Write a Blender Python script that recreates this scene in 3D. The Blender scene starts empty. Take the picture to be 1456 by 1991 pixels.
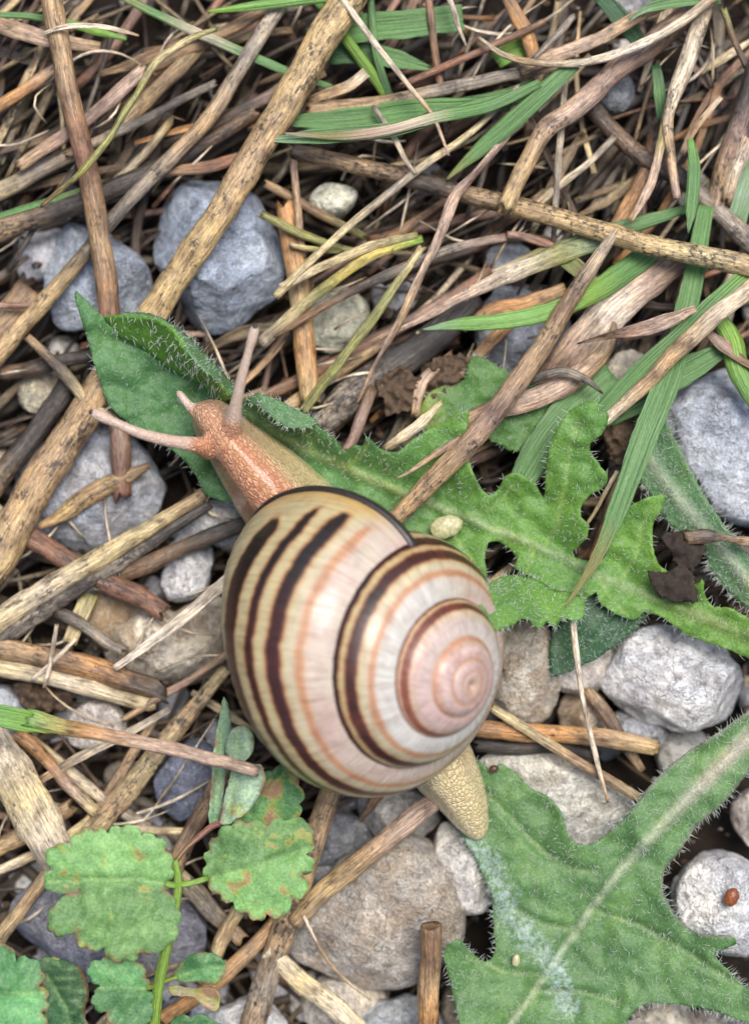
import bpy, bmesh, math, random
import numpy as np
from mathutils import Vector, noise, geometry

# ------------------------------------------------------------------ camera, sky, sun, exposure
# one scene unit is one centimetre
scene = bpy.context.scene
scene.unit_settings.scale_length = 0.01
CAM_H = 16.0                     # camera height over the litter, looking straight down
PPC = 250.0                      # photograph pixels per centimetre at z = 0
cam_data = bpy.data.cameras.new('camera')
cam = bpy.data.objects.new('camera', cam_data)
scene.collection.objects.link(cam)
cam.location = (0, 0, CAM_H)
cam_data.sensor_fit = 'HORIZONTAL'
cam_data.sensor_width = 36.0
cam_data.lens = 36.0 * CAM_H / (1456.0 / PPC)
cam_data.clip_start = 0.5
cam_data.clip_end = 2000.0
cam_data.dof.use_dof = True
cam_data.dof.focus_distance = CAM_H - 0.6
cam_data.dof.aperture_fstop = 0.25
scene.camera = cam

world = bpy.data.worlds.new('World')
scene.world = world
world.use_nodes = True
wn = world.node_tree.nodes
sky = wn.new('ShaderNodeTexSky')
sky.sky_type = 'NISHITA'
sky.sun_disc = False
SUN_EL, SUN_AZ = math.radians(70), math.radians(28)     # azimuth clockwise from +Y
sky.sun_elevation = SUN_EL
sky.sun_rotation = SUN_AZ
sky.air_density = 1.0
sky.dust_density = 3.5
sky.ozone_density = 0.8
wn['Background'].inputs['Strength'].default_value = 0.052
world.node_tree.links.new(sky.outputs['Color'], wn['Background'].inputs['Color'])

sun_data = bpy.data.lights.new('sun', 'SUN')
sun_data.energy = 1.5
sun_data.angle = math.radians(28)
sun_data.color = (1.0, 0.97, 0.93)
sun = bpy.data.objects.new('sun', sun_data)
scene.collection.objects.link(sun)
sd = Vector((math.sin(SUN_AZ) * math.cos(SUN_EL), math.cos(SUN_AZ) * math.cos(SUN_EL), math.sin(SUN_EL)))
sun.rotation_euler = (-sd).to_track_quat('-Z', 'Y').to_euler()
sun.location = (0, 0, 40)

scene.view_settings.view_transform = 'Standard'
scene.view_settings.look = 'None'
scene.view_settings.gamma = 1.0
scene.view_settings.use_curve_mapping = False
scene.view_settings.exposure = 1.42
scene.cycles.max_bounces = 6
scene.cycles.diffuse_bounces = 3
scene.cycles.glossy_bounces = 2
scene.cycles.transmission_bounces = 3

# ------------------------------------------------------------------ helpers
COL = scene.collection


def W(px, py, z=0.0):
    """plan position (photograph grid, 250 per cm at z=0) and height -> point in the scene"""
    f = (CAM_H - z) / CAM_H
    return np.array([(px - 728.0) / PPC * f, -(py - 995.5) / PPC * f, z])


def tag(o, label, cat, group=None):
    o['label'] = label
    o['category'] = cat
    if group:
        o['group'] = group
    return o


def empty(name, loc=(0, 0, 0)):
    o = bpy.data.objects.new(name, None)
    o.empty_display_size = 0.1
    o.location = loc
    COL.objects.link(o)
    return o


def link(name, me, parent=None):
    o = bpy.data.objects.new(name, me)
    COL.objects.link(o)
    if parent:
        o.parent = parent
        o.location = (0, 0, 0) if parent.parent else -Vector(parent.location)
    return o


def mesh(name, verts, faces, mat, attrs=None, smooth=True):
    """verts Nx3, faces: array Mx4/Mx3 or list of arrays; attrs {name: (kind, data)}"""
    me = bpy.data.meshes.new(name)
    verts = np.asarray(verts, np.float32)
    if not isinstance(faces, (list, tuple)):
        faces = [faces]
    faces = [np.asarray(f, np.int32) for f in faces if len(f)]
    nl = sum(f.size for f in faces)
    nf = sum(len(f) for f in faces)
    me.vertices.add(len(verts))
    me.vertices.foreach_set('co', verts.ravel())
    me.loops.add(nl)
    me.loops.foreach_set('vertex_index', np.concatenate([f.ravel() for f in faces]))
    me.polygons.add(nf)
    tot = np.concatenate([np.full(len(f), f.shape[1], np.int32) for f in faces])
    st = np.concatenate([[0], np.cumsum(tot)[:-1]]).astype(np.int32)
    me.polygons.foreach_set('loop_start', st)
    me.polygons.foreach_set('loop_total', tot)
    me.update(calc_edges=True)
    me.validate()
    if smooth:
        me.polygons.foreach_set('use_smooth', np.ones(len(me.polygons), bool))
    for k, v in (attrs or {}).items():
        v = np.asarray(v, np.float32)
        if v.shape[1] == 4:
            a = me.attributes.new(k, 'FLOAT_COLOR', 'POINT')
            a.data.foreach_set('color', v.ravel())
        else:
            a = me.attributes.new(k, 'FLOAT_VECTOR', 'POINT')
            a.data.foreach_set('vector', v.ravel())
    me.materials.append(mat)
    return me


def catmull(pts, n):
    """resample a polyline (K x D) smoothly at n points, roughly even by length"""
    p = np.asarray(pts, float)
    if len(p) == 2:
        t = np.linspace(0, 1, n)[:, None]
        return p[0] * (1 - t) + p[1] * t
    q = np.vstack([2 * p[0] - p[1], p, 2 * p[-1] - p[-2]])
    d = np.concatenate([[0], np.cumsum(np.linalg.norm(np.diff(p[:, :2], axis=0), axis=1))])
    u = np.interp(np.linspace(0, d[-1], n), d, np.arange(len(p)))
    i = np.minimum(u.astype(int), len(p) - 2)
    t = (u - i)[:, None]
    a, b, c, e = q[i], q[i + 1], q[i + 2], q[i + 3]
    return .5 * ((2 * b) + (c - a) * t + (2 * a - 5 * b + 4 * c - e) * t ** 2 + (3 * b - a - 3 * c + e) * t ** 3)


def sm(x, a, b):
    t = np.clip((np.asarray(x, float) - a) / (b - a), 0, 1)
    return t * t * (3 - 2 * t)


# ------------------------------------------------------------------ materials
class NT:
    """tiny node-tree writer"""
    def __init__(self, name):
        self.mat = bpy.data.materials.new(name)
        self.mat.use_nodes = True
        self.t = self.mat.node_tree
        self.b = self.t.nodes['Principled BSDF']
        self.out = self.t.nodes['Material Output']

    def n(self, typ, **kw):
        nd = self.t.nodes.new(typ)
        for k, v in kw.items():
            if k[0] == '_':
                setattr(nd, k[1:], v)
            else:
                self.set(nd, int(k[1:]) if k[0] == 'i' and k[1:].isdigit() else k, v)
        return nd

    def set(self, nd, key, v):
        s = nd.inputs[key]
        if hasattr(v, 'is_output') or isinstance(v, bpy.types.NodeSocket):
            self.t.links.new(v, s)
        else:
            s.default_value = v

    def attr(self, name, out='Vector'):
        return self.n('ShaderNodeAttribute', _attribute_name=name).outputs[out]

    def vmul(self, v, k):
        return self.n('ShaderNodeVectorMath', _operation='MULTIPLY', i0=v, i1=k).outputs[0]

    def noise(self, v, scale, detail=4, rough=.55, out='Fac', dist=0):
        return self.n('ShaderNodeTexNoise', Vector=v, Scale=scale, Detail=detail, Roughness=rough, Distortion=dist).outputs[out]

    def vor(self, v, scale, feature='F1', out='Distance', rand=1.0):
        nd = self.n('ShaderNodeTexVoronoi', _feature=feature, Vector=v, Scale=scale)
        nd.inputs['Randomness'].default_value = rand
        return nd.outputs[out]

    def ramp(self, f, stops, interp='LINEAR'):
        r = self.n('ShaderNodeValToRGB', Fac=f)
        r.color_ramp.interpolation = interp
        e = r.color_ramp.elements
        while len(e) < len(stops):
            e.new(0.5)
        for x, (p, c) in zip(e, stops):
            x.position = p
            x.color = (c, c, c, 1) if isinstance(c, (int, float)) else (*c, 1)
        return r.outputs[0]

    def math(self, op, a, b=0.5, clamp=False):
        return self.n('ShaderNodeMath', _operation=op, _use_clamp=clamp, i0=a, i1=b).outputs[0]

    def mix(self, f, a, b, mode='MIX'):
        nd = self.n('ShaderNodeMix', _data_type='RGBA', _blend_type=mode)
        nd.clamp_factor = True
        self.set(nd, 0, f)
        self.set(nd, 6, a if not isinstance(a, tuple) else (*a, 1))
        self.set(nd, 7, b if not isinstance(b, tuple) else (*b, 1))
        return nd.outputs[2]

    def bump(self, h, strength, dist=.01, normal=None):
        nd = self.n('ShaderNodeBump', Strength=strength, Distance=dist, Height=h)
        if normal is not None:
            self.set(nd, 'Normal', normal)
        return nd.outputs[0]

    def fin(self, color, rough=.5, normal=None, spec=.5, **kw):
        self.set(self.b, 'Base Color', color if not isinstance(color, tuple) else (*color, 1))
        self.set(self.b, 'Roughness', rough)
        self.set(self.b, 'Specular IOR Level', spec)
        if normal is not None:
            self.set(self.b, 'Normal', normal)
        for k, v in kw.items():
            self.set(self.b, k.replace('_', ' '), v)
        return self.mat

    def translucent(self, color, w):
        tr = self.n('ShaderNodeBsdfTranslucent', Color=color)
        mx = self.n('ShaderNodeMixShader', Fac=w, i1=self.b.outputs[0], i2=tr.outputs[0])
        self.t.links.new(mx.outputs[0], self.out.inputs['Surface'])


def mat_dry():
    m = NT('dry_stem_fibre')
    loc, col, spot = m.attr('loc'), m.attr('Col', 'Color'), m.attr('Col', 'Alpha')
    streak = m.noise(m.vmul(loc, (70, 70, 5)), 1, 5, .65)
    fine = m.noise(m.vmul(loc, (190, 190, 22)), 1, 3, .6)
    blot = m.noise(m.vmul(loc, (9, 9, 6)), 1, 4, .6)
    c = m.mix(1, col, m.ramp(streak, [(.28, .26), (.48, .9), (.7, 1.6)]), 'MULTIPLY')
    c = m.mix(.9, c, m.ramp(fine, [(.3, .42), (.52, 1.0), (.72, 1.55)]), 'MULTIPLY')
    c = m.mix(1, c, m.ramp(blot, [(.3, (.42, .37, .33)), (.5, (1, 1, 1)), (.72, (1.35, 1.26, 1.1))]), 'MULTIPLY')
    sp = m.noise(m.vmul(loc, (34, 34, 22)), 1, 6, .72)
    big = m.noise(m.vmul(loc, (7, 7, 5)), 1, 3, .5)
    thr = m.math('ADD', sp, m.math('MULTIPLY', m.math('SUBTRACT', big, .5), .55))
    thr = m.math('ADD', thr, m.math('MULTIPLY', m.math('SUBTRACT', spot, .5), .34))
    k = m.ramp(thr, [(.53, 0), (.66, .92)])
    c = m.mix(k, c, (.018, .014, .012))
    # grey weathering
    gw = m.ramp(m.noise(m.vmul(loc, (26, 26, 2.5)), 1, 4, .6), [(.55, 0), (.75, .45)])
    c = m.mix(gw, c, (.30, .26, .22))
    h = m.math('ADD', m.math('MULTIPLY', streak, 1.0), m.math('MULTIPLY', fine, .5))
    return m.fin(c, m.ramp(streak, [(.3, .55), (.7, .32)]), m.bump(h, .7, .014), .55)


def mat_grass():
    m = NT('green_grass_blade')
    loc, col, wear = m.attr('loc'), m.attr('Col', 'Color'), m.attr('Col', 'Alpha')
    veins = m.noise(m.vmul(loc, (85, 0, 1.2)), 1, 2, .5)
    fine = m.noise(m.vmul(loc, (150, 20, 26)), 1, 3, .6)
    c = m.mix(.9, col, m.ramp(veins, [(.3, .58), (.5, 1.0), (.7, 1.4)]), 'MULTIPLY')
    c = m.mix(.55, c, m.ramp(fine, [(.3, .6), (.7, 1.35)]), 'MULTIPLY')
    blot = m.noise(m.vmul(loc, (5, 5, 3)), 1, 4, .6)
    k = m.ramp(m.math('ADD', blot, m.math('MULTIPLY', m.math('SUBTRACT', wear, .5), .5)), [(.62, 0), (.72, .85)])
    c = m.mix(k, c, m.mix(fine, (.30, .17, .08), (.52, .38, .22)))
    dust = m.ramp(m.noise(m.vmul(loc, (110, 110, 70)), 1, 2, .5), [(.68, 0), (.76, .5)])
    c = m.mix(dust, c, (.55, .62, .52))
    m.fin(c, .42, m.bump(m.math('ADD', veins, m.math('MULTIPLY', fine, .3)), .9, .018), .5)
    m.translucent(c, .22)
    return m.mat


def mat_leaf():
    m = NT('hairy_leaf')
    loc, col, pale = m.attr('loc'), m.attr('Col', 'Color'), m.attr('Col', 'Alpha')
    net = m.vor(loc, 7, 'DISTANCE_TO_EDGE')
    net2 = m.vor(loc, 19, 'DISTANCE_TO_EDGE')
    grain = m.noise(loc, 60, 4, .65)
    pat = m.noise(loc, 2.6, 4, .6)
    c = m.mix(.95, col, m.ramp(grain, [(.3, .58), (.5, .98), (.72, 1.5)]), 'MULTIPLY')
    c = m.mix(.9, c, m.ramp(pat, [(.3, (.7, .76, .78)), (.55, (1, 1, 1)), (.75, (1.3, 1.2, .9))]), 'MULTIPLY')
    c = m.mix(m.ramp(net, [(0, .2), (.03, 0)]), c, (.22, .38, .1))
    c = m.mix(m.ramp(net2, [(0, .16), (.05, 0)]), c, (.2, .34, .1))
    # dried silvery film, with its own patchy shape
    f = m.noise(loc, 26, 8, .82, dist=.8)
    k = m.ramp(m.math('ADD', f, m.math('MULTIPLY', m.math('SUBTRACT', pale, .5), .62)), [(.55, 0), (.68, .8)])
    c = m.mix(k, c, m.mix(m.noise(loc, 40, 3), (.42, .60, .58), (.80, .86, .86)))
    spk = m.ramp(m.vor(loc, 22), [(.06, .7), (.13, 0)])
    c = m.mix(m.math('MULTIPLY', spk, m.ramp(m.noise(loc, 9, 2), [(.5, 0), (.6, 1)])), c, (.6, .68, .55))
    h = m.math('ADD', m.math('MULTIPLY', m.ramp(net, [(0, 0), (.14, 1)]), .3), m.math('MULTIPLY', grain, .8))
    m.fin(c, m.math('SUBTRACT', .42, m.math('MULTIPLY', k, .25)), m.bump(h, .5, .016), .5)
    m.translucent(c, .34)
    return m.mat


def mat_clover():
    m = NT('clover_leaflet')
    loc, col, wear = m.attr('loc'), m.attr('Col', 'Color'), m.attr('Col', 'Alpha')
    grain = m.noise(loc, 45, 4, .6)
    pat = m.noise(loc, 4.5, 4, .6)
    c = m.mix(.8, col, m.ramp(grain, [(.3, .65), (.7, 1.35)]), 'MULTIPLY')
    c = m.mix(.9, c, m.ramp(pat, [(.3, (.72, .8, .8)), (.5, (1, 1, 1)), (.72, (1.35, 1.3, 1.2))]), 'MULTIPLY')
    f = m.noise(loc, 5.5, 5, .62, dist=.4)
    t = m.math('ADD', f, m.math('MULTIPLY', m.math('SUBTRACT', wear, .5), .6))
    c = m.mix(m.ramp(t, [(.47, 0), (.53, .8)]), c, (.36, .42, .08))
    c = m.mix(m.ramp(t, [(.53, 0), (.57, .9)]), c, m.mix(grain, (.25, .12, .07), (.5, .32, .2)))
    m.fin(c, .45, m.bump(m.math('ADD', grain, m.math('MULTIPLY', pat, 2)), .5, .02), .45)
    m.translucent(c, .2)
    return m.mat


def mat_hair():
    m = NT('leaf_hair')
    m.fin((.74, .78, .72), .4, None, .4)
    m.translucent((.8, .86, .8, 1), .45)
    return m.mat


def mat_stone():
    m = NT('gravel_stone')
    loc, col, sp = m.attr('loc'), m.attr('Col', 'Color'), m.attr('Col', 'Alpha')
    a = m.noise(loc, 2.4, 6, .62)
    b = m.noise(loc, 11, 6, .7)
    g = m.noise(loc, 55, 4, .7)
    c = m.mix(1, col, m.ramp(a, [(.3, (.5, .5, .54)), (.5, (.97, .97, .98)), (.7, (1.4, 1.34, 1.24))]), 'MULTIPLY')
    c = m.mix(1, c, m.ramp(b, [(.3, .45), (.5, 1), (.68, 1.5)]), 'MULTIPLY')
    c = m.mix(.95, c, m.ramp(g, [(.32, .55), (.5, 1), (.68, 1.45)]), 'MULTIPLY')
    st = m.ramp(m.noise(loc, 4, 5, .65, dist=.5), [(.42, 0), (.58, 1)])
    c = m.mix(m.math('MULTIPLY', st, m.math('MULTIPLY', sp, .85)), c, m.mix(g, (.30, .17, .07), (.55, .38, .20)))
    cr = m.ramp(m.noise(loc, 24, 3, .6), [(.60, 0), (.69, .75)])
    c = m.mix(m.math('MULTIPLY', cr, .8), c, (.82, .83, .85))
    dk = m.ramp(m.noise(loc, 33, 5, .7), [(.28, .8), (.37, 0)])
    c = m.mix(dk, c, (.05, .05, .055))
    vein = m.ramp(m.vor(m.n('ShaderNodeVectorMath', _operation='ADD', i0=loc, i1=m.noise(loc, 3, 3, out='Color')).outputs[0], 1.7, 'DISTANCE_TO_EDGE'), [(0, .6), (.018, 0)])
    c = m.mix(m.math('MULTIPLY', vein, .45), c, (.12, .11, .10))
    h = m.math('ADD', m.math('MULTIPLY', b, 1.2), m.math('ADD', m.math('MULTIPLY', a, 1.2), m.math('MULTIPLY', g, .35)))
    h = m.math('SUBTRACT', h, m.math('MULTIPLY', vein, .3))
    return m.fin(c, m.ramp(g, [(.3, .6), (.7, .3)]), m.bump(h, 1.0, .075), .5)


def mat_soil():
    m = NT('dark_humus')
    geo = m.n('ShaderNodeTexCoord').outputs['Object']
    a = m.noise(geo, 2, 6, .7)
    b = m.noise(geo, 14, 5, .7)
    c = m.mix(b, (.012, .009, .007), m.mix(a, (.03, .021, .014), (.075, .05, .032)))
    return m.fin(c, .75, m.bump(m.math('ADD', a, b), 1, .1), .3)


def mat_shell():
    m = NT('snail_shell')
    loc, col = m.attr('loc'), m.attr('Col', 'Color')
    grow = m.noise(m.vmul(loc, (95, 2.5, 1)), 1, 4, .7)
    grow2 = m.noise(m.vmul(loc, (28, 1.2, 1)), 1, 3, .6)
    mott = m.noise(m.vmul(loc, (5, 5, 1)), 1, 5, .6)
    c = m.mix(.85, col, m.ramp(grow, [(.3, .6), (.5, 1), (.7, 1.28)]), 'MULTIPLY')
    c = m.mix(.6, c, m.ramp(grow2, [(.35, (.8, .72, .62)), (.5, (1, 1, 1)), (.7, (1.1, 1.1, 1.1))]), 'MULTIPLY')
    nick = m.ramp(m.noise(m.vmul(loc, (40, 26, 1)), 1, 3, .6), [(.70, 0), (.75, .55)])
    c = m.mix(nick, c, (.45, .36, .24))
    c = m.mix(.9, c, m.ramp(mott, [(.3, (.82, .72, .68)), (.5, (1, 1, 1)), (.7, (1.12, 1.1, 1.06))]), 'MULTIPLY')
    h = m.math('ADD', m.math('MULTIPLY', grow, .5), grow2)
    return m.fin(c, m.ramp(mott, [(.3, .46), (.7, .34)]), m.bump(h, .4, .02), .5,
                 Coat_Weight=.22, Coat_Roughness=.13)


def mat_body():
    m = NT('snail_skin')
    loc, col, smooth_ = m.attr('loc'), m.attr('Col', 'Color'), m.attr('Col', 'Alpha')
    wob = m.n('ShaderNodeVectorMath', _operation='ADD', i0=loc, i1=m.vmul(m.noise(loc, 6, 3, out='Color'), (.07, .07, .07))).outputs[0]
    e = m.vor(m.vmul(wob, (1, .55, 1)), 34, 'DISTANCE_TO_EDGE')
    e2 = m.vor(m.vmul(wob, (1, .7, 1)), 64, 'DISTANCE_TO_EDGE')
    cell = m.ramp(e, [(0, 0), (.1, .7), (.3, 1)])
    rid = m.math('MULTIPLY', cell, m.math('SUBTRACT', 1.0, smooth_))
    groove = m.math('MULTIPLY', m.ramp(e, [(0, 1), (.09, 0)]), m.math('SUBTRACT', 1.0, smooth_))
    c = m.mix(m.math('MULTIPLY', groove, .3), col, m.mix(1, col, (.55, .42, .34), 'MULTIPLY'))
    c = m.mix(m.math('MULTIPLY', rid, .4), c, m.mix(1, col, (1.35, 1.5, 1.6), 'MULTIPLY'))
    g = m.noise(loc, 50, 3, .6)
    c = m.mix(.4, c, m.ramp(g, [(.3, .75), (.7, 1.25)]), 'MULTIPLY')
    h = m.math('ADD', rid, m.math('ADD', m.math('MULTIPLY', m.ramp(e2, [(0, 0), (.2, 1)]), .2), m.math('MULTIPLY', g, .15)))
    return m.fin(c, .24, m.bump(h, .7, .03), .6, Subsurface_Weight=.4, Subsurface_Radius=(.16, .08, .04), Subsurface_Scale=.6, Coat_Weight=.35, Coat_Roughness=.12)


def mat_plain(name, col, rough, spec=.5):
    m = NT(name)
    tc = m.n('ShaderNodeTexCoord').outputs['Object']
    g = m.noise(tc, 40, 4, .6)
    c = m.mix(.8, tuple(col), m.ramp(g, [(.3, .6), (.7, 1.4)]), 'MULTIPLY')
    return m.fin(c, rough, m.bump(g, .4, .01), spec)


DRY, GRASS, LEAF, CLOVER, HAIR, STONE, SOIL, SHELL, BODY = (
    mat_dry(), mat_grass(), mat_leaf(), mat_clover(), mat_hair(), mat_stone(), mat_soil(), mat_shell(), mat_body())
SEED = mat_plain('brown_seed_husk', (.22, .07, .025), .22)
HUSK = mat_plain('pale_husk', (.42, .40, .22), .35)
EYE = mat_plain('eye_spot', (.04, .03, .025), .3)
CRUMB = mat_plain('rotted_leaf', (.04, .03, .024), .85, .2)
SEED2 = mat_plain('dark_seed_coat', (.07, .035, .02), .25)

PAL = dict(tan=(.39, .26, .14), gold=(.52, .37, .18), brown=(.19, .113, .062), red=(.23, .113, .068), dark=(.06, .047, .038),
           grey=(.28, .235, .185), pale=(.62, .52, .38), straw=(.54, .43, .23), olive=(.24, .235, .075), orange=(.48, .25, .095),
           mauve=(.29, .19, .145), pink=(.47, .335, .25), blk=(.028, .024, .021), white=(.68, .58, .46), yel=(.50, .40, .10),
           g=(.13, .28, .08), gb=(.14, .275, .095), gy=(.24, .42, .06), gd=(.045, .12, .05), gp=(.28, .40, .25), gl=(.21, .40, .10))


def stops(cols, n):
    c = np.array([PAL[k] if isinstance(k, str) else k for k in cols], float)
    x = np.linspace(0, len(c) - 1, n)
    return np.stack([np.interp(x, np.arange(len(c)), c[:, i]) for i in range(3)], -1)


def zlist(z, n, ts=None):
    z = np.atleast_1d(np.array(z, float))
    return np.interp(np.linspace(0, 1, n) if ts is None else ts, np.linspace(0, 1, len(z)), z)


def path3(pts, z, step=.035, nmin=6, nmax=150):
    """plan polyline + heights -> smooth world polyline"""
    p = np.array(pts, float)
    if len(p) < 4:
        p = catmull(p, 4)
    d = np.concatenate([[0], np.cumsum(np.linalg.norm(np.diff(p, axis=0), axis=1))])
    L = d[-1] / PPC
    n = int(np.clip(L / step, nmin, nmax))
    pp = catmull(np.column_stack([p, zlist(z, len(p), d / d[-1])]), n)
    return np.array([W(*q) for q in pp]), L


def frames(P):
    T = np.gradient(P, axis=0)
    T /= np.linalg.norm(T, axis=1)[:, None] + 1e-9
    N = np.cross(T, np.array([0, 0, 1.0]))
    N /= np.linalg.norm(N, axis=1)[:, None] + 1e-9
    return T, N, np.cross(N, T)


RNG = np.random.default_rng(11)


def wander(n, amp, k, rng):
    """smooth random signal with about k swings"""
    x = np.linspace(0, 1, n)
    s = np.zeros(n)
    for j in range(1, 4):
        s += np.sin(2 * np.pi * (x * k * j * rng.uniform(.6, 1.3) + rng.random())) / j
    return s * amp


def tube_data(pts, z, r, cols, spot=.3, flat=1.0, sides=12, rough=.045, seed=0, taper=(1, 1), jag=.4, step=.035, crook=.07):
    rng = np.random.default_rng(seed + 77)
    P, L = path3(pts, z, step)
    n = len(P)
    T, N, B = frames(P)
    rr = zlist(r, n) / PPC * (CAM_H - P[:, 2]) / CAM_H
    rr = rr * np.interp(np.linspace(0, 1, n), [0, .06, .94, 1], [taper[0], 1, 1, taper[1]])
    rr = rr * (1 + wander(n, rough, max(1, L * 1.2), rng))
    P = P + N * (wander(n, crook, max(1, L * .9), rng) * rr)[:, None] + B * (wander(n, crook * .5, max(1, L), rng) * rr)[:, None]
    a = np.linspace(0, 2 * np.pi, sides, endpoint=False) + rng.random()
    prof = np.ones(sides)
    for k in (2, 3, 5):
        prof += rng.uniform(-.5, .5) * .16 / k * np.cos(k * a + rng.uniform(0, 6))
    tw = wander(n, .5, max(1, L * .4), rng)
    A = a[None] + tw[:, None] * 0
    R = rr[:, None] * prof[None] * (1 + rng.normal(size=(n, sides)) * .012)
    cx, cy = np.cos(A) * R, np.sin(A) * R * flat
    V = P[:, None] + N[:, None] * cx[..., None] + B[:, None] * cy[..., None]
    s = np.linspace(0, L, n)[:, None] * np.ones((1, sides))
    off = rng.uniform(-40, 40, 3)
    loc = np.stack([cx, cy, s], -1) + off
    j0, j1 = rng.normal(size=sides) * jag, rng.normal(size=sides) * jag
    V[0] -= T[0] * (j0 * rr[0])[:, None]
    V[-1] += T[-1] * (j1 * rr[-1])[:, None]
    C = np.repeat(stops(cols, n)[:, None], sides, 1)
    C *= 1 + rng.normal(size=(1, sides, 1)) * .07
    C = np.concatenate([np.clip(C, .005, .95), np.full((n, sides, 1), spot)], -1)
    # hollow-ish broken ends: an inner ring pushed in, then a centre
    def cap(i, sgn):
        inn = P[i] + (V[i] - P[i]) * .72 - T[i] * sgn * rr[i] * .15
        cen = P[i] - T[i] * sgn * rr[i] * .45
        return np.vstack([inn, cen[None]])
    c0, c1 = cap(0, -1), cap(n - 1, 1)
    verts = np.vstack([V.reshape(-1, 3), c0, c1])
    endc = np.concatenate([np.array(C[0]) * [1.15, 1.1, 1.0, .3], np.array(C[0, :1]) * [.4, .36, .32, 1]])
    endc2 = np.concatenate([np.array(C[-1]) * [1.15, 1.1, 1.0, .3], np.array(C[-1, :1]) * [.4, .36, .32, 1]])
    cols_ = np.vstack([C.reshape(-1, 4), endc, endc2])
    locs = np.vstack([loc.reshape(-1, 3), loc[0], loc[0, :1], loc[-1], loc[-1, :1]])
    i, j = np.meshgrid(np.arange(n - 1), np.arange(sides), indexing='ij')
    j2 = (j + 1) % sides
    F = np.stack([i * sides + j, i * sides + j2, (i + 1) * sides + j2, (i + 1) * sides + j], -1).reshape(-1, 4)
    jj = np.arange(sides)
    jn = (jj + 1) % sides
    b0 = n * sides
    b1 = b0 + sides + 1
    F2 = np.stack([b0 + jj, b0 + jn, jn, jj], -1)
    F3 = np.stack([(n - 1) * sides + jj, (n - 1) * sides + jn, b1 + jn, b1 + jj], -1)
    T1 = np.stack([b0 + sides + 0 * jj, b0 + jn, b0 + jj], -1)
    T2 = np.stack([b1 + sides + 0 * jj, b1 + jj, b1 + jn], -1)
    return verts, np.vstack([F, F2, F3]), np.vstack([T1, T2]), cols_, locs


def blade_data(pts, z, w, cols, wear=.3, cup=.3, roll=0, seed=0, thick=.010, across=9, edge=.04, veins=5, step=.04, crinkle=0.0):
    """flat strip: grass blade or split straw. w = full widths along, cup = how strongly the section bends, roll in degrees along"""
    rng = np.random.default_rng(seed + 991)
    P, L = path3(pts, z, step)
    n = len(P)
    T, N, B = frames(P)
    ro = np.radians(zlist(roll, n))[:, None]
    N, B = N * np.cos(ro) + B * np.sin(ro), B * np.cos(ro) - N * np.sin(ro)
    ww = zlist(w, n) / PPC * .5 * (CAM_H - P[:, 2]) / CAM_H
    u = np.linspace(-1, 1, across)
    el, er = 1 + wander(n, edge, max(1, L * 2.5), rng), 1 + wander(n, edge, max(1, L * 2.5), rng)
    sc = np.where(u[None] < 0, el[:, None], er[:, None])
    x = u[None] * ww[:, None] * sc
    hgt = cup * (u ** 2)[None] * ww[:, None] + np.cos(u * np.pi * veins)[None] * np.minimum(.004, ww[:, None] * .05)
    if crinkle:
        cr = np.stack([wander(n, crinkle, max(1, L * 3), rng) for _ in range(across)], 1)
        cr = (cr + np.roll(cr, 1, 1) + np.roll(cr, -1, 1)) / 3
        hgt = hgt + cr * ww[:, None]
    top = P[:, None] + N[:, None] * x[..., None] + B[:, None] * hgt[..., None]
    th = thick * (1 - .7 * np.abs(u))[None, :, None] * np.clip(ww / .03, .2, 1)[:, None, None]
    bot = top - B[:, None] * th
    V = np.concatenate([top, bot], 1)
    M = across * 2
    s = np.linspace(0, L, n)[:, None] * np.ones((1, across))
    off = rng.uniform(-40, 40, 3)
    loc = np.stack([x, hgt, s], -1) + off
    loc = np.concatenate([loc, loc], 1)
    C = np.repeat(stops(cols, n)[:, None], M, 1)
    C = np.concatenate([np.clip(C, .005, .95), np.full((n, M, 1), wear)], -1)
    i, j = np.meshgrid(np.arange(n - 1), np.arange(across - 1), indexing='ij')
    Ft = np.stack([i * M + j, i * M + j + 1, (i + 1) * M + j + 1, (i + 1) * M + j], -1).reshape(-1, 4)
    Fb = np.stack([i * M + across + j, (i + 1) * M + across + j, (i + 1) * M + across + j + 1, i * M + across + j + 1], -1).reshape(-1, 4)
    k = np.arange(n - 1)
    a0 = np.stack([k * M, (k + 1) * M, (k + 1) * M + across, k * M + across], -1)
    e = across - 1
    a1 = np.stack([k * M + e, k * M + across + e, (k + 1) * M + across + e, (k + 1) * M + e], -1)
    jj = np.arange(across - 1)
    c0 = np.stack([jj, across + jj, across + jj + 1, jj + 1], -1)
    b = (n - 1) * M
    c1 = np.stack([b + jj, b + jj + 1, b + across + jj + 1, b + across + jj], -1)
    return V.reshape(-1, 3), np.vstack([Ft, Fb, a0, a1, c0, c1]), np.zeros((0, 3), int), C.reshape(-1, 4), loc.reshape(-1, 3)


def from_data(name, d, mat, parent=None):
    me = mesh(name, d[0], [d[1], d[2]], mat, {'Col': d[3], 'loc': d[4]})
    return link(name, me, parent)


SEEDC = [100]


def nseed():
    SEEDC[0] += 1
    return SEEDC[0]


def recentre(o, at):
    """put a top-level mesh's origin at its base"""
    at = Vector(at)
    m = o.data
    co = np.empty(len(m.vertices) * 3, np.float32)
    m.vertices.foreach_get('co', co)
    co = co.reshape(-1, 3) - np.array(at, np.float32)
    m.vertices.foreach_set('co', co.ravel())
    m.update()
    o.location = at
    return o


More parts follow.
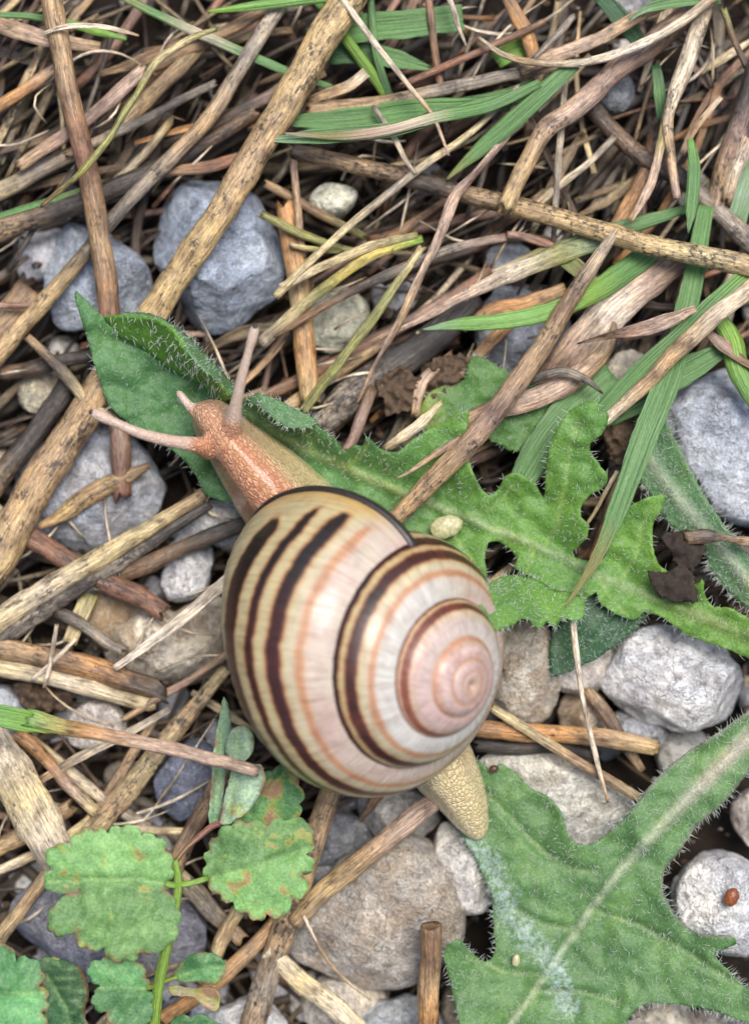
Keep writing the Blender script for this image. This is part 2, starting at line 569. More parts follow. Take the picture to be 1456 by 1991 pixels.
def stem(label, pts, z, r, cols, spot=.3, name='dry_stem', cat='stem', group=None, mat=None, **kw):
    d = tube_data(pts, z, r, cols, spot, seed=nseed(), **kw)
    o = from_data(name, d, mat or DRY)
    recentre(o, d[0][:len(d[0]) // 2].mean(0))
    return tag(o, label, cat, group)


def strip(label, pts, z, w, cols, wear=.3, name='straw_strip', cat='straw', group=None, mat=None, **kw):
    d = blade_data(pts, z, w, cols, wear, seed=nseed(), **kw)
    o = from_data(name, d, mat or DRY)
    recentre(o, d[0].mean(0))
    return tag(o, label, cat, group)


def grass(label, pts, z, w, cols, wear=.3, group=None, **kw):
    return strip(label, pts, z, w, cols, wear, 'grass_blade', 'grass', group, GRASS, **{**dict(cup=.35), **kw})


# ------------------------------------------------------------------ ground
def build_ground():
    g = np.concatenate([[-400, -120, -40, -16, -9], np.linspace(-6, 6, 150), [9, 16, 40, 120, 400]])
    X, Y = np.meshgrid(g, g, indexing='ij')
    Z = np.array([[noise.fractal(Vector((x * .8, y * .8, 3.1)), 1, 2, 5) * .16 if abs(x) < 9 and abs(y) < 9 else 0.0 for y in g] for x in g]) - .92
    n = len(g)
    i, j = np.meshgrid(np.arange(n - 1), np.arange(n - 1), indexing='ij')
    F = np.stack([i * n + j, (i + 1) * n + j, (i + 1) * n + j + 1, i * n + j + 1], -1).reshape(-1, 4)
    o = link('ground', mesh('ground', np.stack([X, Y, Z], -1).reshape(-1, 3), F, SOIL))
    o['kind'] = 'structure'
    o['label'] = 'dark humus soil under the straw and gravel'


build_ground()

# ------------------------------------------------------------------ stones
ICO = {}


def ico(level):
    if level not in ICO:
        bm = bmesh.new()
        bmesh.ops.create_icosphere(bm, subdivisions=level, radius=1)
        ICO[level] = (np.array([v.co[:] for v in bm.verts]), np.array([[v.index for v in f.verts] for f in bm.faces]))
        bm.free()
    return ICO[level]


def fbm(V, scale, seed, oct_=4):
    return np.array([noise.fractal(Vector((v[0] * scale + seed * 3.7, v[1] * scale - seed, v[2] * scale + seed * 1.3)), .9, 2.1, oct_) for v in V])


def stone_data(outline, zc, up, down, col, stain=.2, facets=9, rough=.05, seed=0, level=5, tiltpl=()):
    rng = np.random.default_rng(seed + 5)
    D, F = ico(level)
    o = np.array([W(x, y, zc)[:2] for x, y in outline])
    c = (o.min(0) + o.max(0)) / 2
    ang = np.arctan2(o[:, 1] - c[1], o[:, 0] - c[0])
    rad = np.hypot(*(o - c).T)
    k = np.argsort(ang)
    ang, rad = ang[k], rad[k]
    ang = np.concatenate([ang - 2 * np.pi, ang, ang + 2 * np.pi])
    rad = np.tile(rad, 3)
    th = np.arctan2(D[:, 1], D[:, 0])
    el = np.arcsin(np.clip(D[:, 2], -1, 1))
    rho = np.interp(th, ang, rad)
    rho = (rho + np.interp(th + .06, ang, rad) + np.interp(th - .06, ang, rad)) / 3
    ce = np.cos(el) ** .62
    V = np.stack([np.cos(th) * rho * ce, np.sin(th) * rho * ce, np.where(el > 0, up, down) * np.sign(el) * np.abs(np.sin(el)) ** .9], -1)
    R = rad.mean()
    for f in range(facets):
        a = rng.uniform(0, 2 * np.pi)
        t = rng.uniform(.15, 1.15)
        nrm = np.array([np.sin(t) * np.cos(a), np.sin(t) * np.sin(a), np.cos(t)])
        d = V @ nrm
        lim = d.max() * rng.uniform(.66, .9)
        ex = np.maximum(d - lim, 0)
        V = V - nrm[None] * (ex * .93)[:, None]
    for (nx, ny, nz, fr) in tiltpl:
        nrm = np.array([nx, ny, nz], float)
        nrm /= np.linalg.norm(nrm)
        d = V @ nrm
        V = V - nrm[None] * (np.maximum(d - d.max() * fr, 0) * .95)[:, None]
    nn = V / (np.linalg.norm(V, axis=1)[:, None] + 1e-6)
    V = V + nn * (fbm(V, 1.6 / R * .5, seed) * rough * 1.6 * R + fbm(V, 5.0 / R * .5, seed + 3) * rough * .9 * R + fbm(V, 14.0 / R * .5, seed + 9) * rough * .35 * R)[:, None]
    loc = V + rng.uniform(-30, 30, 3)
    C = np.tile(np.array([*(np.minimum(np.array(col) * 1.45, .9)), stain]), (len(V), 1))
    return V + np.array([c[0], c[1], zc]), np.zeros((0, 4), int), F, C, loc


BIG = []


def stone(label, outline, zc, up, col, stain=.2, down=None, name='stone', group=None, **kw):
    q = np.array(outline, float)
    BIG.append((*((q.min(0) + q.max(0)) / 2), *((q.max(0) - q.min(0)) / 2)))
    d = stone_data(outline, zc, up, down or up, col, stain, seed=nseed(), **kw)
    o = from_data(name, d, STONE)
    recentre(o, (*d[0].mean(0)[:2], zc))
    return tag(o, label, 'stone', group)


BLU, BLU2, GRY, WHT, CRM, TAN, PNK, DRK, QTZ = (.34, .40, .49), (.34, .39, .46), (.33, .34, .36), (.66, .64, .62), (.62, .56, .46), (.44, .36, .27), (.66, .56, .50), (.10, .115, .15), (.60, .62, .66)
stone('large angular blue-grey stone crossed by the thick spotted stem', [(300, 430), (310, 395), (350, 362), (400, 348), (470, 358), (508, 400), (540, 450), (553, 520), (542, 572), (500, 603), (440, 643), (385, 652), (345, 637), (325, 590), (332, 545), (298, 510)], -.35, .46, BLU, .1, level=6, facets=0, rough=.028, tiltpl=[(.16, .12, 1, .62), (-.75, .12, .62, .55), (-.25, -.9, .6, .62), (.5, -.7, .5, .74), (.9, .3, .4, .8), (.1, .9, .5, .78), (-.8, -.6, .3, .72)])
stone('angular grey-blue stone under the brown round stem, beside the leaf tip', [(95, 447), (150, 438), (240, 478), (282, 510), (294, 560), (270, 602), (215, 622), (160, 642), (112, 637), (100, 590), (83, 520)], -.38, .36, BLU2, .12, level=5, facets=4, rough=.03, tiltpl=[(.1, .1, 1, .55), (.6, -.5, .6, .7), (-.7, .2, .6, .66), (.3, .8, .5, .72)])
stone('pale blue-grey stone below the broken end of the brown round stem', [(10, 930), (60, 870), (150, 835), (250, 850), (300, 910), (325, 955), (260, 1040), (170, 1080), (90, 1055), (30, 1010)], -.42, .34, (.44, .47, .52), .3, level=5, rough=.05)
stone('small smooth cream pebble in the straw below the speckled stem', [(602, 392), (618, 366), (660, 360), (695, 375), (682, 405), (652, 421), (620, 413)], -.30, .2, (.66, .62, .50), .1, facets=3)
stone('narrow white quartz pebble under a dark brown twig', [(338, 1052), (375, 1040), (410, 1058), (406, 1110), (382, 1160), (336, 1172), (314, 1142), (325, 1100)], -.36, .25, (.64, .66, .70), .05, facets=4)
stone('large cream and tan stone under the bright pale straw strip', [(180, 1240), (250, 1205), (340, 1195), (430, 1160), (460, 1200), (445, 1290), (380, 1335), (300, 1335), (215, 1300)], -.45, .32, CRM, .75, level=5)
stone('rusty brown stone under the yellowed straw', [(150, 1190), (180, 1155), (240, 1140), (295, 1165), (290, 1215), (200, 1240)], -.48, .24, TAN, .95)
stone('rounded off-white stone under the curved dry stalk', [(132, 1412), (152, 1376), (190, 1360), (235, 1382), (246, 1420), (195, 1452), (140, 1448)], -.32, .27, PNK, .12, facets=3)
stone('dark slate-blue stone beside the clover stalk', [(303, 1512), (322, 1480), (388, 1438), (428, 1468), (412, 1530), (352, 1594), (314, 1572)], -.36, .28, (.16, .18, .25), .05, level=5, facets=6)
stone('large rounded tan-grey speckled stone below the shell', [(545, 1832), (582, 1760), (640, 1692), (720, 1640), (800, 1622), (852, 1648), (882, 1710), (908, 1772), (892, 1842), (812, 1902), (720, 1918), (640, 1892), (575, 1862)], -.28, .46, (.38, .345, .30), .5, level=5, facets=4, rough=.035)
stone('long pale grey pebble between the tail and the tan speckled stone', [(858, 1598), (900, 1608), (932, 1680), (957, 1742), (940, 1772), (905, 1777), (870, 1722), (848, 1660)], -.28, .3, (.56, .54, .50), .15, facets=4)
stone('cream angular stone touching the shell spire', [(972, 1228), (1052, 1205), (1082, 1260), (1088, 1330), (1060, 1402), (1000, 1405), (955, 1375), (965, 1300)], -.25, .38, CRM, .65, level=5, facets=6)
stone('large white crystalline stone under the long lobed leaf', [(1162, 1332), (1190, 1268), (1240, 1218), (1330, 1232), (1422, 1280), (1455, 1330), (1440, 1382), (1380, 1408), (1280, 1408), (1190, 1372)], -.22, .45, (.66, .65, .63), .2, level=5, facets=7, rough=.05)
stone('pinkish white stone showing under the dark green leaf tip', [(1065, 1322), (1120, 1350), (1185, 1312), (1235, 1240), (1180, 1215), (1090, 1270)], -.30, .3, PNK, .1)
stone('flat pinkish white stone beside the big pale-ribbed leaf', [(925, 1480), (1005, 1450), (1090, 1472), (1165, 1518), (1238, 1570), (1195, 1625), (1130, 1652), (1060, 1630), (960, 1570)], -.22, .3, (.68, .61, .54), .3, level=5, facets=4)
stone('white stone with a brown seed on it', [(1318, 1712), (1368, 1660), (1445, 1665), (1485, 1740), (1475, 1838), (1400, 1850), (1335, 1805)], -.15, .42, (.62, .62, .63), .1, level=5, facets=5)
stone('large blue-white stone behind the narrow hairy leaf', [(1280, 790), (1365, 735), (1490, 720), (1560, 850), (1520, 1015), (1405, 1010), (1340, 940), (1305, 870)], -.30, .42, (.42, .45, .50), .05, level=5, facets=5)
stone('dark speckled stone under the notched clover leaflet', [(25, 1772), (95, 1705), (200, 1690), (340, 1735), (395, 1800), (385, 1875), (250, 1895), (130, 1890), (45, 1845)], -.32, .36, (.27, .27, .31), .1, level=5, rough=.06)
stone('greenish white stone behind the orange stem', [(605, 600), (660, 555), (712, 585), (700, 650), (640, 690), (600, 665)], -.45, .26, (.52, .52, .40), .1)
stone('grey stone half hidden under the dry straw near the ragged green leaf', [(935, 605), (1000, 545), (1068, 590), (1080, 680), (1015, 735), (945, 705)], -.48, .3, (.38, .40, .45), .05)
stone('small grey pebble in the hollow beside the kinked mottled stem', [(1150, 172), (1192, 140), (1236, 168), (1222, 210), (1168, 212)], -.35, .24, (.34, .36, .38), .05)
stone('brown angular stone below the pinkish white one', [(1086, 1382), (1128, 1338), (1182, 1378), (1195, 1435), (1115, 1440)], -.38, .26, TAN, .9)
stone('dull grey stone in the shade under the white crystalline stone', [(1180, 1402), (1275, 1392), (1298, 1432), (1242, 1462), (1190, 1440)], -.40, .26, GRY, .1)
stone('pale stone under the edge of the shell beside the tail', [(690, 1552), (800, 1535), (852, 1600), (790, 1632), (715, 1608)], -.42, .28, (.55, .53, .50), .2)
stone('dark grey stone in the gap below the shell', [(600, 1640), (630, 1580), (700, 1590), (725, 1640), (660, 1690), (610, 1690)], -.48, .26, (.20, .21, .23), .05)
stone('pale cream stone under the tan speckled stone', [(590, 1935), (650, 1898), (745, 1918), (762, 1952), (700, 2000), (595, 1985)], -.42, .28, CRM, .2)
stone('mid-grey stone beside the standing brown stub', [(685, 1985), (760, 1945), (835, 1955), (865, 2020), (780, 2060), (690, 2040)], -.35, .3, (.36, .38, .40), .05)
stone('white stone behind the crossed straws under the clover stalk', [(395, 1995), (450, 1955), (540, 1970), (570, 2020), (480, 2060), (400, 2040)], -.35, .3, WHT, .1)
stone('tan stone between the brown stub and the big leaf', [(868, 1925), (960, 1905), (985, 1990), (930, 2030), (872, 2010)], -.45, .26, TAN, .4)
stone('pale stone below the lobe of the big leaf', [(1225, 1975), (1280, 1940), (1345, 1960), (1350, 2030), (1240, 2040)], -.40, .28, CRM, .2)
stone('cream stone beside the edge of the big leaf lobe', [(1350, 1980), (1400, 1955), (1470, 1975), (1480, 2040), (1370, 2040)], -.42, .28, (.55, .50, .44), .3)
stone('translucent quartz chip beside the snail neck', [(325, 1032), (395, 985), (455, 980), (478, 1022), (405, 1056)], -.34, .2, (.58, .58, .57), .1)
stone('grey stone at the foot of the wide split straw', [(-40, 1345), (35, 1352), (66, 1400), (30, 1440), (-40, 1430)], -.45, .28, (.48, .50, .54), .05)
stone('tan stone under the leaf tip between two dark stems', [(35, 745), (105, 715), (138, 768), (75, 810)], -.40, .25, (.45, .41, .30), .3)
stone('pinkish stone beyond the edge of the big leaf stalk', [(1425, 1565), (1490, 1535), (1540, 1600), (1480, 1650), (1435, 1625)], -.35, .28, PNK, .2)
stone('pale stone under the wide pinkish dry blade', [(1170, 730), (1225, 680), (1275, 755), (1205, 810)], -.42, .28, (.50, .46, .38), .2)
stone('bluish stone chip on the litter by the olive grass stalks', [(940, 505), (985, 470), (1030, 490), (1020, 535), (960, 545)], -.5, .22, (.42, .45, .50), .05)
stone('small mid-grey pebble beside the slate-blue stone', [(262, 1588), (288, 1570), (312, 1590), (300, 1630), (268, 1625)], -.45, .2, (.24, .25, .28), .1)


MARKS = [(420, 500, 'the large angular blue-grey stone'), (190, 540, 'the grey-blue stone at the leaf tip'), (160, 960, 'the pale blue-grey stone'), (648, 390, 'the smooth cream pebble'),
         (360, 1105, 'the narrow white quartz pebble'), (330, 1260, 'the cream and tan stone'), (190, 1405, 'the rounded off-white stone'), (360, 1515, 'the slate-blue stone'),
         (730, 1770, 'the big tan speckled stone'), (905, 1700, 'the long pale grey pebble'), (1020, 1310, 'the cream stone by the spire'), (1310, 1320, 'the large white crystalline stone'),
         (1080, 1550, 'the flat pinkish white stone'), (1400, 1755, 'the white stone with the seed'), (1400, 870, 'the large blue-white stone'), (200, 1790, 'the dark speckled stone'),
         (140, 250, 'the thick brown round stem'), (560, 190, 'the thick spotted stem'), (900, 375, 'the long speckled stem'), (1250, 470, 'the end of the long speckled stem'), (760, 255, 'the folded green blade'),
         (1110, 215, 'the bent grey-brown stem'), (1310, 220, 'the kinked mottled stem'), (1430, 260, 'the thick purple-black stem'), (590, 620, 'the bright orange stem'), (850, 640, 'the black rotted strip'),
         (1150, 650, 'the broad pinkish dry blade'), (960, 780, 'the ragged green leaf'), (200, 640, 'the folded leaf tip'), (130, 1130, 'the split straw-yellow stem'), (60, 1560, 'the wide weathered straw'),
         (220, 1720, 'the notched clover leaflet'), (510, 1690, 'the spotted clover leaflet'), (840, 1900, 'the upright brown stub'), (700, 80, 'the broad soft green blade'), (1150, 110, 'the pale curved stalk'),
         (60, 80, 'the tan flat straw in the corner'), (430, 90, 'the slim blue-green blade'), (450, 1250, 'the shell flank'), (1130, 1020, 'the upright leaf lobe'), (1400, 1480, 'the broad leaf stalk'), (1230, 1900, 'the broad leaf lobe')]


def near(x, y):
    d = [(x - a) ** 2 + (y - b) ** 2 for a, b, _ in MARKS]
    return MARKS[int(np.argmin(d))][2]


def stone_fill():
    rng = np.random.default_rng(21)
    base = []
    for k in range(6):
        a = np.linspace(0, 2 * np.pi, 9, endpoint=False)
        r = 40 * (1 + rng.uniform(-.25, .25, 9))
        d = stone_data([(728 + r[i] * np.cos(a[i]), 995.5 + r[i] * .8 * np.sin(a[i])) for i in range(9)], 0, .13, .13,
                       [(.36, .38, .42), (.55, .53, .5), (.42, .36, .28), (.3, .31, .33), (.6, .58, .55), (.45, .46, .5)][k], .2, facets=6, seed=900 + k, level=4)
        base.append(mesh('small_pebble', d[0], [d[1], d[2]], STONE, {'Col': d[3], 'loc': d[4]}))
    labs = ['small blue-grey pebble bedded among the litter', 'small pale pebble bedded among the litter', 'small brown pebble bedded among the litter',
            'small charcoal pebble bedded among the litter', 'small white pebble bedded among the litter', 'small lavender-grey pebble bedded among the litter']
    n = 0
    for t in range(4000):
        x, y = rng.uniform(-90, 1546), rng.uniform(-90, 2080)
        low = y > 1150 or (y > 350 and x < 500)
        if not low and rng.random() < .8:
            continue
        if n >= 130:
            break
        k = rng.integers(6)
        o = link('small_pebble', base[k])
        o.location = W(x, y, rng.uniform(-.82, -.62))
        o.rotation_euler = rng.uniform(0, 6.28, 3)
        s = rng.uniform(.7, 1.7)
        o.scale = (s, s, s)
        tag(o, labs[k].replace('among the litter', 'in the litter by ' + near(x, y)), 'pebble', 'pebbles bedded in the litter')
        n += 1


stone_fill()


# ------------------------------------------------------------------ random straw filling the litter
def litter_angle(x, y, rng):
    if rng.random() < .22:
        return rng.uniform(0, math.pi)
    if y < 800:
        m = 38 if x < 1000 else 50
    elif x < 500:
        m = 30 if rng.random() < .6 else -45
    else:
        m = 40
    return math.radians(rng.normal(m, 22))


LIT = [('brown', 'red'), ('tan', 'straw'), ('tan', 'brown'), ('straw', 'tan'), ('grey', 'dark'), ('straw', 'pale'), ('orange', 'brown'), ('dark', 'brown'), ('pale', 'straw'), ('red', 'mauve')]


def rand_straw(rng, x, y, z, deep):
    a = litter_angle(x, y, rng)
    L = rng.uniform(90, 420)
    dx, dy = math.cos(a) * L / 2, -math.sin(a) * L / 2
    bend = rng.normal(0, .05) * L
    pts = [(x - dx, y - dy), (x - dy * 0 + bend * math.sin(a), y + bend * math.cos(a)), (x + dx, y + dy)]
    zs = [z + rng.normal(0, .06), z + rng.normal(0, .03), z + rng.normal(0, .06)]
    c = LIT[rng.integers(len(LIT))]
    if y < 850 and rng.random() < .35:
        c = LIT[rng.choice([0, 2, 3, 8, 4, 9])]
    if rng.random() < .55:
        return tube_data(pts, zs, rng.choice([2.5, 3, 4, 4, 5, 6, 7, 9, 11]), c, rng.uniform(.1, .6), flat=rng.uniform(.5, 1), sides=7, seed=int(rng.integers(1e6)), step=.12, crook=.15), c, 0
    return blade_data(pts, zs, [rng.uniform(5, 12), rng.uniform(9, 26), rng.uniform(3, 14)], c, rng.uniform(.1, .6), cup=rng.uniform(-.5, .6), roll=[rng.normal(0, 25), rng.normal(0, 25)],
                      seed=int(rng.integers(1e6)), across=6, step=.1, veins=3, crinkle=.05), c, 1


def litter():
    rng = np.random.default_rng(5)
    deep = []
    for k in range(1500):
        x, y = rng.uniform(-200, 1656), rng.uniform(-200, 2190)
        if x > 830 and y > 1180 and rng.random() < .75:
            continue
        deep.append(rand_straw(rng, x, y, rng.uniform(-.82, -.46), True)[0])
    nv, V, F, T, C, Lc = 0, [], [], [], [], []
    for d in deep:
        V.append(d[0]); F.append(d[1] + nv); C.append(d[3] * np.array([.17, .155, .15, 1])); Lc.append(d[4])  # rotten tone and the shade of the gaps, both put into the deep straw colour
        if len(d[2]):
            T.append(d[2] + nv)
        nv += len(d[0])
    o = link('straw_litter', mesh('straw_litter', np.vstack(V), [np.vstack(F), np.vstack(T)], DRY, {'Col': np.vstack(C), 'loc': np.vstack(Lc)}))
    o['kind'] = 'stuff'
    o['label'] = 'matted dead grass and straw litter covering the soil'
    o['category'] = 'litter'
    n = 0
    words = dict(brown='dull brown', mauve='mauve-brown', tan='tan', straw='straw-yellow', grey='weathered grey', pink='pinkish', orange='orange-brown', dark='blackened', pale='bleached pale', red='reddish')
    while n < 290:
        x, y = rng.uniform(-60, 1516), rng.uniform(-60, 2050)
        if x > 830 and y > 1150 and rng.random() < .85:
            continue
        if y > 1150 and rng.random() < .35:
            continue
        d, c, flat = rand_straw(rng, x, y, rng.uniform(-.46, -.14), False)
        ff = CAM_H / (CAM_H - d[0][::7, 2])
        qx, qy = d[0][::7, 0] * ff * PPC + 728, -d[0][::7, 1] * ff * PPC + 995.5
        if any(((((qx - a) / rx) ** 2 + ((qy - b) / ry) ** 2) < .8).any() for a, b, rx, ry in BIG):
            continue
        nm = 'straw_fragment' if flat else 'thin_twig'
        d = (*d[:3], d[3] * np.array([*(rng.choice([.28, .4, .6, .85, 1.15]) * np.array([1, .98, .97])), 1]), d[4])
        o = from_data(nm, d, DRY)
        recentre(o, d[0].mean(0))
        kind = ('flat straw piece in the tangle by ' if flat else 'thin stalk in the tangle by ') + near(x, y)
        tag(o, words[c[0]] + ' ' + kind, 'straw' if flat else 'stalk', ('flat straw pieces' if flat else 'thin stalks') + ' in the litter tangle')
        n += 1
    for k in range(170):
        x, y = rng.uniform(0, 1456), rng.uniform(0, 1991)
        if (x > 500 and y > 800) or (330 < y < 660 and 90 < x < 560):
            continue
        a, L = litter_angle(x, y, rng), rng.uniform(60, 240)
        dx, dy = math.cos(a) * L / 2, -math.sin(a) * L / 2
        b = rng.normal(0, .12) * L
        z0 = rng.uniform(-.12, .08)
        c = [('pale', 'white', 'straw'), ('tan', 'pale', 'tan'), ('grey', 'pale', 'grey')][rng.integers(3)]
        d = tube_data([(x - dx, y - dy), (x + b * math.sin(a), y + b * math.cos(a)), (x + dx, y + dy)], [z0 - .12, z0, z0 - .1], [rng.uniform(1, 2.5), rng.uniform(2, 4), 1], c, .1, sides=6, seed=int(rng.integers(1e6)), step=.07)
        o = from_data('fine_fibre', d, DRY)
        recentre(o, d[0].mean(0))
        tag(o, dict(pale='bleached', tan='tan', grey='grey')[c[0]] + ' hair-thin fibre lying over the litter by ' + near(x, y), 'fibre', 'fine fibres over the litter')


litter()


def crumbs():
    rng = np.random.default_rng(77)
    D, T = ico(2)
    V, F, C, L = [], [], [], []
    for k in range(1100):
        p = W(rng.uniform(-120, 1576), rng.uniform(-120, 2110), rng.uniform(-.72, -.36))
        r = rng.uniform(.012, .045) * np.array([1, rng.uniform(.5, 1), rng.uniform(.5, 1)])
        v = D * r * (1 + rng.normal(size=(len(D), 1)) * .16)
        c = [(.05, .035, .025), (.12, .08, .05), (.03, .024, .02), (.35, .32, .28), (.16, .10, .06)][rng.choice(5, p=[.35, .25, .2, .08, .12])]
        F.append(T + k * len(D)); V.append(v + p); C.append(np.tile([*c, .2], (len(D), 1))); L.append(v + rng.uniform(-20, 20, 3))
    o = link('soil_crumbs', mesh('soil_crumbs', np.vstack(V), [np.vstack(F)], STONE, {'Col': np.vstack(C), 'loc': np.vstack(L)}))
    o['kind'] = 'stuff'
    o['label'] = 'fine soil crumbs and grit scattered through the litter'
    o['category'] = 'grit'


crumbs()

# ------------------------------------------------------------------ dry stems and straws that lie on top
S = stem
S('thick brown round stem passing under the hairy leaf tip', [(92, -40), (120, 110), (155, 270), (190, 430), (213, 620), (226, 760), (234, 880), (238, 966)], [.25, .28, .22, .12, .05, -.02, -.05, -.08], [22, 21, 21, 22, 22, 21, 20], ['tan', 'tan', 'red', 'tan', 'red', 'mauve', 'red'], .28, rough=.03, crook=.06, sides=16)
S('thick tan stem with black spots running under the hairy leaf tip', [(700, -40), (620, 90), (520, 260), (430, 410), (330, 560), (255, 670), (160, 810), (70, 950), (-30, 1125)], [.18, .2, .2, .2, .12, .04, 0, .02, .05], [34, 31, 29, 28, 28, 30, 33, 36, 38], ['gold', 'gold', 'tan', 'gold', 'gold', 'tan', 'tan', 'gold'], .52, rough=.03, crook=.05, sides=16)
S('split grey-brown stem crossing behind the brown round stem', [(565, -20), (480, 110), (400, 235), (300, 340), (215, 428), (110, 560), (-20, 705)], [.1, .12, .1, .06, .02, 0, 0], [14, 15, 15, 14, 14, 16, 19], ['pale', 'grey', 'tan', 'grey', 'dark', 'gold', 'tan'], .42, flat=.8)
S('dark mouldy stem with a green edge beside the grey-blue stone', [(-30, 455), (70, 420), (160, 392), (280, 342), (400, 275), (500, 215)], [-.05, -.05, -.06, -.08, -.1, -.12], [24, 23, 22, 20, 17, 14], ['tan', 'dark', 'dark', 'dark', 'brown'], .6)
strip('green sheath edge on the dark mouldy stem', [(-20, 425), (60, 400), (130, 378), (200, 350)], [.02, .02, .02, .0], [10, 12, 10, 3], ['gb', 'g', 'olive'], .3, 'grass_blade', 'grass', None, GRASS)
S('long speckled stem lying over the green blades from the cream pebble', [(568, 292), (640, 308), (760, 338), (900, 374), (1050, 414), (1200, 458), (1330, 490), (1500, 528)], [-.05, 0, .06, .14, .22, .3, .36, .4], [15, 17, 18, 19, 20, 20, 21, 21], ['dark', 'tan', 'dark', 'tan', 'gold', 'gold', 'straw', 'tan'], .62, rough=.03, crook=.05)
S('bent grey-brown stem with a ragged cut end above the speckled stem', [(1380, -20), (1280, 75), (1195, 140), (1110, 215), (1062, 250), (1020, 325), (980, 405)], [.1, .12, .14, .16, .2, .24, .3], [21, 22, 23, 22, 19, 18, 17], ['mauve', 'brown', 'mauve', 'pink', 'tan', 'gold'], .4)
S('kinked mottled pale stem beside the grey pebble hollow', [(1378, -10), (1338, 110), (1310, 190), (1298, 240), (1304, 310), (1316, 386)], [.15, .18, .2, .2, .22, .26], [17, 17, 16, 11, 9, 8], ['tan', 'pale', 'pale', 'tan', 'pink'], .45)
S('dark stem descending behind the mottled pale stem', [(1138, 190), (1200, 262), (1262, 312), (1330, 352), (1400, 415), (1490, 500)], [-.1, -.06, -.02, .0, .04, .06], [17, 18, 18, 19, 20, 20], ['dark', 'brown', 'dark', 'grey', 'grey'], .6)
S('thick purple-black and tan stem above the dark descending stem', [(1475, 120), (1448, 215), (1425, 290), (1400, 360), (1385, 420)], [.12, .12, .1, .06, 0], [24, 24, 23, 22, 21], ['dark', 'blk', 'mauve', 'tan', 'pink'], .6)
S('bright orange cut stem standing behind the curled leaf edge', [(556, 395), (568, 470), (582, 570), (592, 670), (604, 778)], [-.12, -.1, -.06, -.02, .02], [22, 22, 22, 22, 21], ['orange', 'orange', 'gold', 'orange', 'gold'], .1, rough=.02, crook=.04)
strip('long grey-brown flat stalk resting across the lobed leaf', [(1200, 445), (1120, 565), (1040, 695), (940, 830), (860, 915), (765, 1012)], [.36, .42, .46, .48, .46, .42], [18, 34, 40, 44, 42, 34], ['pale', 'brown', 'tan', 'mauve', 'tan', 'tan'], .42, cup=-.7, thick=.03)
strip('thin splinter beside the flat stalk on the lobed leaf', [(900, 850), (850, 880), (800, 915), (768, 932)], [.4, .42, .42, .42], [14, 14, 9, 2], ['mauve', 'tan', 'pink'], .3, cup=-.5)
S('slender grey straw with a frayed end by the blue-grey stone', [(1010, 165), (920, 252), (810, 332), (700, 420), (620, 492), (535, 575)], [.15, .2, .24, .25, .25, .22], [5, 7, 8, 8, 8, 9], ['grey', 'straw', 'grey', 'straw', 'straw'], .2, flat=.7)
S('short kinked awn meeting the slender grey straw', [(725, 205), (760, 255), (785, 305), (808, 338)], [.2, .22, .24, .27], [5, 6, 6, 4], ['grey', 'pale', 'grey'], .2)
S('long white awn over the broad soft green blade', [(655, -20), (730, 85), (800, 172), (840, 222), (858, 262), (872, 302)], [.3, .34, .36, .36, .36, .34], [7, 6, 6, 5, 4, 3], ['pale', 'white', 'pale', 'tan', 'pink'], .1)
S('pale hooked awn at the top of the litter', [(868, -20), (885, 30), (890, 50), (907, 88)], [.25, .25, .25, .25], [6, 6, 5, 2], ['pale', 'white', 'pale'], .1)
S('twisted dark straw arching over the orange stem', [(985, 460), (880, 482), (760, 530), (655, 582), (555, 640), (500, 665)], [.06, .12, .18, .2, .16, .1], [9, 9, 10, 9, 7, 6], ['mauve', 'grey', 'dark', 'brown', 'brown'], .4, flat=.6)
strip('olive and yellow straw arching to the orange stem', [(822, 462), (745, 486), (690, 515), (640, 552), (580, 600), (505, 668)], [.2, .22, .22, .2, .18, .12], [16, 20, 20, 22, 24, 26], ['gy', 'yel', 'yel', 'olive', 'straw', 'grey'], .2, cup=-.5)
strip('faded olive straw with a split end near the frayed tip', [(812, 455), (720, 478), (620, 520), (545, 558)], [.22, .24, .25, .25], [14, 20, 18, 16], ['olive', 'straw', 'straw', 'pale'], .25, cup=-.5)
S('slim green-grey stalk slanting to the cut orange stem', [(820, 480), (775, 545), (720, 625), (660, 705), (588, 800)], [.16, .2, .2, .18, .12], [7, 9, 10, 10, 9], ['straw', 'olive', 'olive', 'olive', 'olive'], .3, flat=.6)
strip('twisted brown dry blade dangling beside the olive straws', [(990, 260), (930, 335), (880, 390), (848, 478), (808, 560), (770, 640), (730, 710), (695, 782)], [.2, .26, .3, .3, .28, .26, .24, .2], [14, 20, 24, 20, 18, 16, 10, 5], ['pink', 'mauve', 'pink', 'pink', 'tan', 'mauve', 'tan'], .25, roll=[20, 60, -20, 50, 10, 50, 0], cup=-.4)
S('yellow-green stub with a cut end by the cream pebble', [(508, 415), (570, 448), (640, 475), (700, 490)], [.08, .06, .02, -.05], [9, 9, 8, 7], ['olive', 'olive', 'olive'], .1)
S('thin green-yellow stalk below the cut stub', [(563, 475), (610, 484), (665, 489)], [.05, .04, 0], [5, 6, 6], ['straw', 'olive', 'olive'], .1)
S('mauve flattened stem behind the brown round stem', [(36, 324), (100, 280), (165, 234), (280, 135)], [.1, .1, .08, .02], [12, 14, 14, 14], ['tan', 'mauve', 'mauve', 'pink'], .15, flat=.6)
S('golden stem with dark rings behind the thin olive stalk', [(235, 242), (290, 190), (360, 118), (395, 80)], [-.05, -.05, -.06, -.1], [14, 16, 16, 14], ['gold', 'tan', 'gold'], .35)
